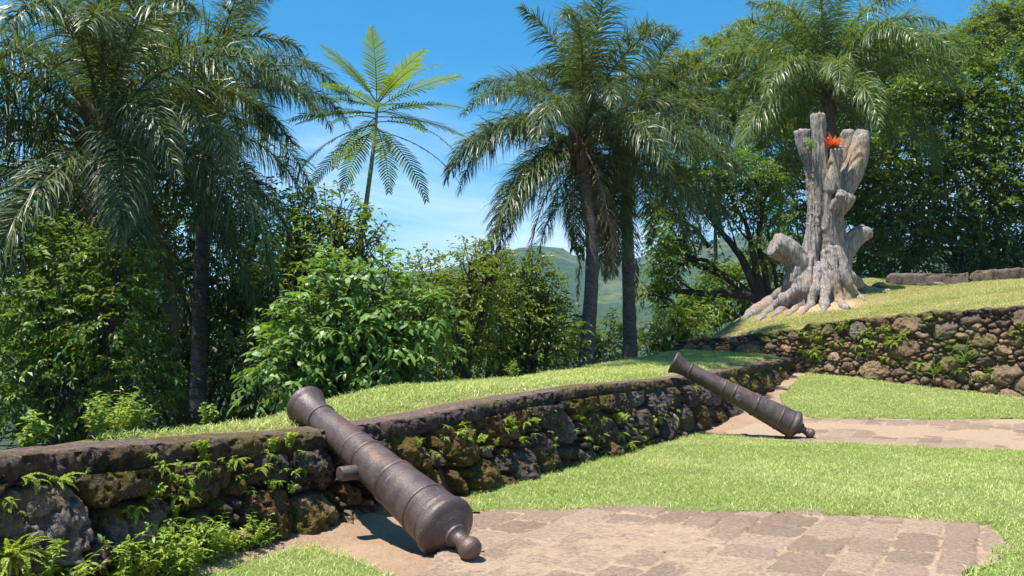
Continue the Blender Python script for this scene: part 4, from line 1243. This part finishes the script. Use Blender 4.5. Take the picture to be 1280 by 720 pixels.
tree('broadleaf_tree', 'feathery light green tree between fibrous palm and bright palm', 'tree', [(890, 75, 34), (925, 55, 30), (860, 100, 34), (905, 115, 40), (835, 130, 34), (880, 150, 40), (850, 80, 22), (945, 85, 34), (930, 140, 40)], 41.0, 'yellow', 26, .15, .06, .6, 14, 46, group='trees beyond the terrace', flat=.75)
tree('broadleaf_tree', 'dark green tree directly behind the left side of the stump', 'tree', [(970, 190, 40), (992, 240, 36), (1003, 290, 32), (1010, 190, 44), (1060, 240, 44), (1080, 300, 44), (1075, 330, 36)], 38.0, 'mid', 27, .2, .1, .55, 9, 34, group='trees beyond the terrace')
tree('broadleaf_tree', 'mid green tree behind the bright palm crown', 'tree', [(1000, 90, 50), (1060, 80, 52), (1110, 90, 50), (960, 130, 46), (1040, 150, 56), (1100, 160, 50), (1150, 80, 36), (1130, 110, 40)], 44.0, 'mid', 28, .22, .1, .6, 9, 30, group='trees beyond the terrace')

def leaning_tree():
    d = 30.5
    base = at(962, 386, d); base[2] = near_ground(base[0], base[1]) - .1
    root = empty('leaning_tree', tuple(base)); tag(root, 'leaning tree with bare dark crooked branches left of the stump', 'tree', 'trees beyond the terrace')
    rng = np.random.RandomState(31); tm = MB(); tips = []
    def limb(pts, r0, r1):
        P = [at(X, Y, d + (q[0] if q else 0)) for X, Y, *q in pts]
        P, rr_ = smooth_path(P, np.linspace(px(r0, d), px(r1, d), len(P)), 26)
        P = P + np.cumsum(rng.normal(0, .015, P.shape), 0)
        tube(tm, P - base, rr_, 7, True, .08, rng); tips.append(P[-1])
        for k in range(5):
            i = rng.randint(10, 25); q0 = P[i]
            e = q0 + norm(P[min(25, i + 1)] - P[i - 1] + rng.normal(0, .07, 3)) * rng.uniform(.5, 1.2) + rng.normal(0, .3, 3) + np.array([0, 0, .25])
            Q, q_ = smooth_path([q0, (q0 + e) / 2 + rng.normal(0, .08, 3), e], [px(1.6, d), px(1, d), px(.5, d)], 8)
            tube(tm, Q - base, q_, 4, False); tips.append(e)
    limb([(965, 395), (945, 372), (915, 366), (880, 366), (845, 362), (800, 368)], 8, 1.8)
    limb([(955, 380), (930, 362), (905, 345), (880, 335), (862, 320), (845, 300)], 6.5, 1.5)
    limb([(955, 375), (940, 350), (925, 320), (905, 295), (885, 270), (870, 240)], 6.5, 1.6)
    limb([(958, 375), (948, 345), (942, 315), (935, 290), (920, 262), (905, 225)], 5.5, 1.4)
    limb([(930, 362), (905, 368), (880, 378), (850, 380), (815, 384)], 4.5, 1.2)
    limb([(960, 370), (958, 340), (950, 300), (955, 265), (945, 225)], 5, 1.4)
    limb([(975, 375), (968, 340), (962, 310), (957, 290)], 3, 1.4)
    limb([(905, 345), (880, 325), (850, 335), (822, 330)], 3.2, 1.0)
    limb([(885, 310), (865, 285), (840, 275), (820, 260)], 3, 1.0)
    tm.build('trunk', M['branch'], root)
    bl = [(t + rng.normal(0, .15, 3), rng.uniform(.25, .5)) for t in tips]
    bl += [(at(X, Y, d + rng.normal(0, .5)), px(r_, d)) for X, Y, r_ in [(860, 225, 30), (905, 215, 30), (940, 215, 26), (835, 250, 26), (880, 245, 22), (925, 245, 20), (820, 300, 18), (960, 240, 18), (870, 200, 34)]]
    mb, tw = crown_mesh(bl, rng, .15, .07, .42, 8, 60, False, base, .4, .2)
    mb.build('crown', M['mid'], root, False)
leaning_tree()

# ------------------------------------------------------------------ small plants
def fern_mesh(seed, nf, L, mat, wide=.34, up=.5):
    rng = np.random.RandomState(seed); mb = MB()
    for k in range(nf):
        az = rng.uniform(-1.5, 1.5); el = rng.uniform(-.3, 1.1) * up + .15
        n = 15; s = np.linspace(0, 1, n); l = L * rng.uniform(.6, 1.15)
        pit = el - 1.5 * s * rng.uniform(.5, 1.1)
        d = np.stack([np.cos(pit) * math.cos(az), np.cos(pit) * math.sin(az), np.sin(pit)], -1)
        P = np.cumsum(d * l / n, 0)
        S = norm(np.cross(d, np.array([0, 0, 1.]))); Nn = np.cross(S, d)
        for sg in (-1, 1):
            ln = l * wide * (1 - .75 * s) * rng.uniform(.8, 1.2, n)
            ax = S * sg + d * .5 + rng.normal(0, .12, (n, 3))
            leaf_cards(mb, P, ax, Nn + rng.normal(0, .15, (n, 3)), ln, np.full(n, l / n * 1.25), np.clip(rng.normal(.5, .25, n), 0, 1), False, .15)
    me = mb.mesh('fern', False); me.materials.append(mat)
    return me
def weed_mesh(seed, ns, H, leaf, width, mat, spread=.25):
    rng = np.random.RandomState(seed); mb = MB()
    for k in range(ns):
        a = rng.rand() * 2 * PI; h = H * rng.uniform(.5, 1.1); l = spread * rng.uniform(.3, 1)
        P, rr_ = smooth_path([[0, 0, 0], [math.cos(a) * l * .4, math.sin(a) * l * .4, h * .6], [math.cos(a) * l, math.sin(a) * l, h]], [.004, .003, .0015], 14)
        tube(mb, P, rr_, 4, False, tint=np.array([.4, .4, .4]))
        m = 30; f = np.sort(rng.uniform(.15, 1, m))
        pos = np.stack([np.interp(f, np.linspace(0, 1, 14), P[:, j]) for j in range(3)], -1)
        b = rng.rand(m) * 2 * PI
        ax = np.stack([np.cos(b), np.sin(b), rng.uniform(-.2, .7, m)], -1)
        leaf_cards(mb, pos, ax, np.array([0, 0, 1.]) + rng.normal(0, .4, (m, 3)), leaf * rng.uniform(.5, 1.2, m), width * rng.uniform(.7, 1.2, m), rng.rand(m), True, .3)
    me = mb.mesh('weed', False); me.materials.append(mat); return me
FERN = [fern_mesh(500 + k, (4, 7, 11, 16, 5, 9, 13)[k], (.10, .13, .12, .14, .16, .09, .11)[k], M['fern'], .2) for k in range(7)] + [weed_mesh(540 + k, 6 + 2 * k, .09 + .03 * k, .035, .02, M['fern'], .08) for k in range(3)]
BIGF = [fern_mesh(520 + k, 30, .21, M['fern'], .17, 1.1) for k in range(2)]

def on_wall2(X, Y):
    r_ = ray(X, Y); d = np.linspace(8, 34, 6000)
    P = np.array([0, 0, CAMZ])[None] + r_[None] * d[:, None]
    u = uv2(P[:, 0], P[:, 1])[1]
    i = int(np.argmax(u > -.10)); return P[i]

rng = np.random.RandomState(55)
spots = [(40, 600), (88, 600), (195, 570), (205, 585), (222, 590), (216, 606), (236, 598), (258, 573), (292, 588), (330, 562), (348, 572), (364, 560), (374, 588), (345, 604), (362, 612), (384, 566), (372, 577), (356, 588), (336, 580),
         (25, 640), (12, 628), (60, 598), (100, 602), (182, 625), (200, 620), (228, 624), (240, 612), (262, 586), (280, 580), (310, 606), (165, 648), (188, 652), (206, 660), (220, 645), (240, 650),
         (568, 540), (582, 546), (598, 550), (610, 556), (540, 572), (522, 563), (556, 545), (590, 538), (655, 530), (668, 522), (684, 516), (690, 542), (700, 512), (716, 518), (730, 528), (744, 513), (756, 524), (750, 542), (764, 553), (776, 518), (790, 538), (802, 554), (815, 533), (830, 508),
         (706, 530), (722, 540), (735, 548), (748, 556), (760, 538), (770, 528), (782, 556), (800, 545), (812, 552), (640, 545), (650, 552), (630, 538), (662, 545), (676, 534), (640, 525), (620, 560), (632, 566), (694, 556),
         (836, 500), (842, 512), (826, 520), (850, 500), (818, 516), (870, 488), (905, 478), (915, 472), (925, 478), (932, 468), (938, 476), (944, 484), (948, 470), (955, 476), (960, 466), (966, 474), (970, 484), (975, 464), (980, 470), (984, 478), (930, 486), (940, 492), (952, 488), (962, 482), (972, 492), (920, 484), (912, 490), (988, 466)]
spots = spots + [(X + rng.normal(0, 9), Y + rng.normal(0, 6)) for X, Y in spots if X < 830]
for i, (X, Y) in enumerate(spots):
    p = on_wall(X + rng.uniform(-5, 5), Y + rng.uniform(-3, 3))
    o = link('wall_plant', FERN[rng.randint(10)], None, tuple(p), (rng.uniform(-.3, .3), rng.uniform(-.3, .3), -PI / 2 + WA * 0 + rng.normal(.45, .5)), rng.uniform(.35, .95) * (1 if p[1] < 8 else 1.25))
    tag(o, 'small bright yellow green plant rooted in a joint of the dark parapet wall', 'wall plant', 'plants growing in the parapet wall')
n2 = 0
while n2 < 95:
    X = rng.uniform(1000, 1290); top = np.interp(X, [1000, 1100, 1280], [412, 400, 390]); bot = np.interp(X, [1000, 1280], [462, 490])
    Y = rng.uniform(top, bot)
    if fbm(np.array([X / 45.]), np.array([Y / 28.]), 17)[0] < .52 and X > 1060: continue
    p = on_wall2(X, Y); n2 += 1
    o = link('wall_plant', FERN[rng.randint(10)], None, tuple(p), (rng.uniform(-.3, .3), rng.uniform(-.3, .3), -PI / 2 + rng.normal(-.6, .6)), rng.uniform(1.0, 2.0))
    tag(o, 'small green plant rooted in a joint of the tan rubble retaining wall', 'wall plant', 'plants growing in the retaining wall')

# leafy weeds at the wall foot and along the rampart edge
WEED = [weed_mesh(600, 15, .36, .05, .013, M['fern']), weed_mesh(601, 10, .34, .06, .018, M['weed'], .2), weed_mesh(602, 6, .5, .13, .06, M['weed'], .22)]
for (X, Y, k, s_) in [(235, 728, 0, 1.0), (262, 716, 1, 1.0), (285, 706, 0, .8), (210, 735, 1, 1.1), (180, 738, 0, 1.0), (305, 694, 1, .75), (150, 742, 1, 1.0), (20, 765, 0, 1.1), (-5, 770, 1, 1.2), (250, 700, 0, .9), (225, 710, 0, 1.0), (270, 695, 1, .8)]:
    p = G(X, Y); p[0] = max(p[0], wallx(p[1]) + .12)
    o = link('weed', WEED[k], None, (p[0], p[1], float(hc(p[0], p[1])) - .01), (0, 0, X), s_)
    tag(o, 'leafy bright green weed growing at the foot of the dark parapet wall', 'weed', 'weeds at the foot of the parapet')
for (X, Y, k, s_) in [(228, 690, 0, .9), (242, 675, 1, .9), (215, 680, 1, 1.), (262, 668, 0, .8), (200, 700, 0, 1.), (160, 690, 1, 1.), (28, 690, 0, 1.), (10, 700, 1, 1.1)]:
    p = on_wall(X, Y)
    o = link('fern', BIGF[k], None, tuple(p), (0, 0, -PI / 2 + .5), s_ * .8)
    tag(o, 'leafy fern clump hanging low on the dark parapet wall at bottom left', 'fern', 'fern clumps low on the parapet')
labs = ['broad leaved weed standing alone at the left end of the rampart edge', 'tall thin weed on the rampart edge right of the broad leaved one', 'bushy bright weed on the rampart edge in front of the shade',
        'low leafy weed beside the bushy bright one', 'small spindly weed on the rampart edge under the thin palm trunk', 'spindly weed on the rampart edge below the dark shrub']
for i, (X, d_, k, s_) in enumerate([(42, 5.35, 2, .55), (125, 6.0, 1, .9), (150, 6.3, 0, 1.0), (172, 6.5, 1, .9), (262, 7.3, 2, .4), (640, 13.6, 1, .8)]):
    p = at(X, 438, d_); z = near_ground(p[0], p[1])
    o = link('weed', WEED[k], None, (p[0], p[1], z - .01), (0, 0, i * 1.3), s_); tag(o, labs[i], 'weed')

def fallen():
    rng = np.random.RandomState(91); n = 420
    x = rng.uniform(-3, 12, n); y = rng.uniform(5.5, 20, n)
    k = (x > wallx(y) + .3) & (np.abs(x) / y < .66); x, y = x[k], y[k]; n = len(x)
    P = np.stack([x, y, hc(x, y) + .022 + .01 * rng.rand(n)], -1)
    a = rng.rand(n) * 2 * PI; A = np.stack([np.cos(a), np.sin(a), rng.normal(0, .25, n)], -1)
    mb = MB(); leaf_cards(mb, P, A, np.array([0, 0, 1.]) + rng.normal(0, .35, (n, 3)), rng.uniform(.02, .055, n), rng.uniform(.010, .025, n), rng.rand(n), True, .4)
    tag(mb.build('fallen_leaves', leaf_mat('dry_leaf', (.16, .10, .05), (.36, .26, .13), .2, .8, .1), None, False), 'small dry brown leaves strewn over the lawns and paving', 'fallen leaves', None, 'stuff')
fallen()

# long grassy tufts on the retaining wall
def tuft_mesh(seed, n, L, w, mat):
    rng = np.random.RandomState(seed); mb = MB()
    a = rng.rand(n) * 2 * PI; e = rng.uniform(.2, 1.3, n)
    D = np.stack([np.cos(a) * np.cos(e), np.sin(a) * np.cos(e), np.sin(e)], -1)
    strap_leaves(mb, rng.normal(0, .02, (n, 3)), D, np.tile([0, 0, 1.], (n, 1)) + rng.normal(0, .2, (n, 3)), L * rng.uniform(.6, 1.1, n), np.full(n, w), rng.uniform(.6, 1.5, n), rng, rng.rand(n), 4)
    me = mb.mesh('tuft', False); me.materials.append(mat); return me
TU = tuft_mesh(5, 46, .75, .022, M['bigleaf'])
for X, Y, s_, lb in [(1206, 452, 1.0, 'larger arching grass tuft hanging on the tan rubble wall above its big foot boulder'), (1168, 468, .85, 'smaller arching grass tuft low on the tan rubble wall')]:
    p = on_wall2(X, Y); o = link('grass_tuft', TU, None, tuple(p), (0, 0, X), s_); tag(o, lb, 'grass tuft')

# red bromeliad sitting on the stump
def bromeliad():
    p = at(1041, 186, 27.2)
    root = empty('bromeliad', tuple(p)); tag(root, 'orange red bromeliad growing on top of the dead stump', 'bromeliad')
    rng = np.random.RandomState(3)
    def ros(n, L, w, e0, e1, mat, name):
        mb = MB(); a = np.arange(n) * 2.4; e = np.linspace(e0, e1, n)
        D = np.stack([np.cos(a) * np.cos(e), np.sin(a) * np.cos(e), np.sin(e)], -1)
        strap_leaves(mb, D * .03, D, np.tile([0, 0, 1.], (n, 1)) + rng.normal(0, .2, (n, 3)), L * rng.uniform(.75, 1.15, n), np.full(n, w), np.full(n, .7), rng, rng.rand(n), 4)
        mb.build(name, mat, root)
    ros(26, .55, .10, .25, 1.35, leaf_mat('bromeliad_red', (.50, .06, .02), (.72, .26, .08), .3, .45, .4, (1.3, .8, .5)), 'leaf_rosette')
    ros(9, .36, .06, 1.0, 1.5, leaf_mat('bromeliad_orange', (.62, .15, .04), (.7, .3, .1), .3, .45, .4, (1.2, .9, .6)), 'flower_head')
    q = at(1013, 186, 27.0)
    o = link('weed', WEED[1], None, tuple(q - np.array([0, 0, .1])), (0, 0, 1), 1.3); tag(o, 'small bright green sprig growing on the stump left of the bromeliad', 'weed')
bromeliad()

# small house on the skyline
def far_house():
    d = 1420.; p = at(662, 319, d)
    # settle on the ridge
    for o in bpy.data.objects:
        if o.name == 'hills':
            hit, loc, nn, fi = o.ray_cast(Vector((p[0], p[1], 900)), Vector((0, 0, -1)))
            if hit: p[2] = loc[2]
    root = empty('house', tuple(p)); tag(root, 'tiny pale house on top of the distant hill', 'house')
    mb = MB()
    def box(m, a, b):
        V = [(x, y, z) for x in (a[0], b[0]) for y in (a[1], b[1]) for z in (a[2], b[2])]
        m.add(V, [[0, 1, 3, 2], [4, 6, 7, 5], [0, 4, 5, 1], [2, 3, 7, 6], [0, 2, 6, 4], [1, 5, 7, 3]])
    box(mb, (-6, -4, -2), (6, 4, 4)); mb.build('wall', M['plaster'], root, False)
    mb = MB(); mb.add([(-6.8, -4.8, 3.9), (6.8, -4.8, 3.9), (6.8, 0, 6.4), (-6.8, 0, 6.4), (6.8, 4.8, 3.9), (-6.8, 4.8, 3.9)], [[0, 1, 2, 3], [3, 2, 4, 5]]); mb.build('roof', M['tile'], root, False)
far_house()

# ------------------------------------------------------------------ air
hz_m, nt, out = new_mat('hazy_air')
pv = nt.nodes.new('ShaderNodeVolumePrincipled')
pv.inputs['Color'].default_value = (.55, .76, 1.0, 1)
pv.inputs['Density'].default_value = .00017
pv.inputs['Anisotropy'].default_value = .1
nt.links.new(pv.outputs[0], out.inputs['Volume'])
mb = MB()
lo_, hi_ = (-5400, -5400, -140), (5400, 5400, 420)
V = [(x, y, z) for x in (lo_[0], hi_[0]) for y in (lo_[1], hi_[1]) for z in (lo_[2], hi_[2])]
mb.add(V, [[0, 1, 3, 2], [4, 6, 7, 5], [0, 4, 5, 1], [2, 3, 7, 6], [0, 2, 6, 4], [1, 5, 7, 3]])
tag(mb.build('haze', hz_m, None, False), 'thin blue summer haze over the valley', 'haze', None, 'stuff')

# ------------------------------------------------------------------ light
sd = Vector((-.30, -.20, 1.0)).normalized()
sun = bpy.data.lights.new('sun', 'SUN'); sun.energy = 5.0; sun.angle = R(.53); sun.color = (1.0, .955, .88)
so = bpy.data.objects.new('sun', sun); COL.objects.link(so)
so.rotation_euler = sd.to_track_quat('Z', 'Y').to_euler(); so.location = (0, 0, 30)
w = bpy.data.worlds.new('World'); SC.world = w; w.use_nodes = True
nt = w.node_tree
for n_ in list(nt.nodes): nt.nodes.remove(n_)
out = nt.nodes.new('ShaderNodeOutputWorld'); bg = nt.nodes.new('ShaderNodeBackground')
sky = nt.nodes.new('ShaderNodeTexSky'); sky.sky_type = 'NISHITA'; sky.sun_disc = False
sky.sun_elevation = math.asin(sd.z); sky.sun_rotation = math.atan2(sd.x, sd.y) % (2 * PI)
sky.altitude = 300; sky.air_density = 1.0; sky.dust_density = .3; sky.ozone_density = 3.0
tc = nt.nodes.new('ShaderNodeTexCoord')
mp_ = nt.nodes.new('ShaderNodeMapping'); mp_.inputs['Scale'].default_value = (2.2, 2.2, 7.0)
nt.links.new(tc.outputs['Generated'], mp_.inputs['Vector'])
cn = noise(nt, 1.6, 7, .6, mp_.outputs[0], .5)
sepx = nt.nodes.new('ShaderNodeSeparateXYZ'); nt.links.new(tc.outputs['Generated'], sepx.inputs[0])
low = nt.nodes.new('ShaderNodeMapRange'); low.inputs[1].default_value = .33; low.inputs[2].default_value = .10; low.inputs[3].default_value = 0; low.inputs[4].default_value = .62
nt.links.new(sepx.outputs[2], low.inputs[0])
cm = nt.nodes.new('ShaderNodeMath'); cm.operation = 'MULTIPLY'
nt.links.new(ramp(nt, cn, .42, .68), cm.inputs[0]); nt.links.new(low.outputs[0], cm.inputs[1])
hs = nt.nodes.new('ShaderNodeHueSaturation'); hs.inputs['Saturation'].default_value = 1.55; hs.inputs['Hue'].default_value = .488
nt.links.new(sky.outputs[0], hs.inputs['Color'])
skc = mixc(nt, cm.outputs[0], hs.outputs[0], (7.5, 8.2, 9.0))
nt.links.new(skc, bg.inputs[0]); bg.inputs[1].default_value = .098
nt.links.new(bg.outputs[0], out.inputs[0])

# ------------------------------------------------------------------ camera and render settings
cam = bpy.data.cameras.new('camera'); cam.sensor_width = 36; cam.lens = 36 * F / 1280; cam.clip_end = 20000; cam.clip_start = .05
co_ = bpy.data.objects.new('camera', cam); COL.objects.link(co_)
co_.location = (0, 0, CAMZ); co_.rotation_euler = (PI / 2 + PITCH, 0, 0)
SC.camera = co_
SC.view_settings.view_transform = 'Standard'; SC.view_settings.look = 'None'
SC.view_settings.exposure = .97; SC.view_settings.gamma = 1; SC.view_settings.use_curve_mapping = False
SC.cycles.max_bounces = 6; SC.cycles.diffuse_bounces = 3; SC.cycles.glossy_bounces = 2; SC.cycles.transmission_bounces = 4
SC.cycles.transparent_max_bounces = 4; SC.cycles.volume_bounces = 0; SC.cycles.caustics_reflective = False; SC.cycles.caustics_refractive = False
SC.cycles.use_denoising = True
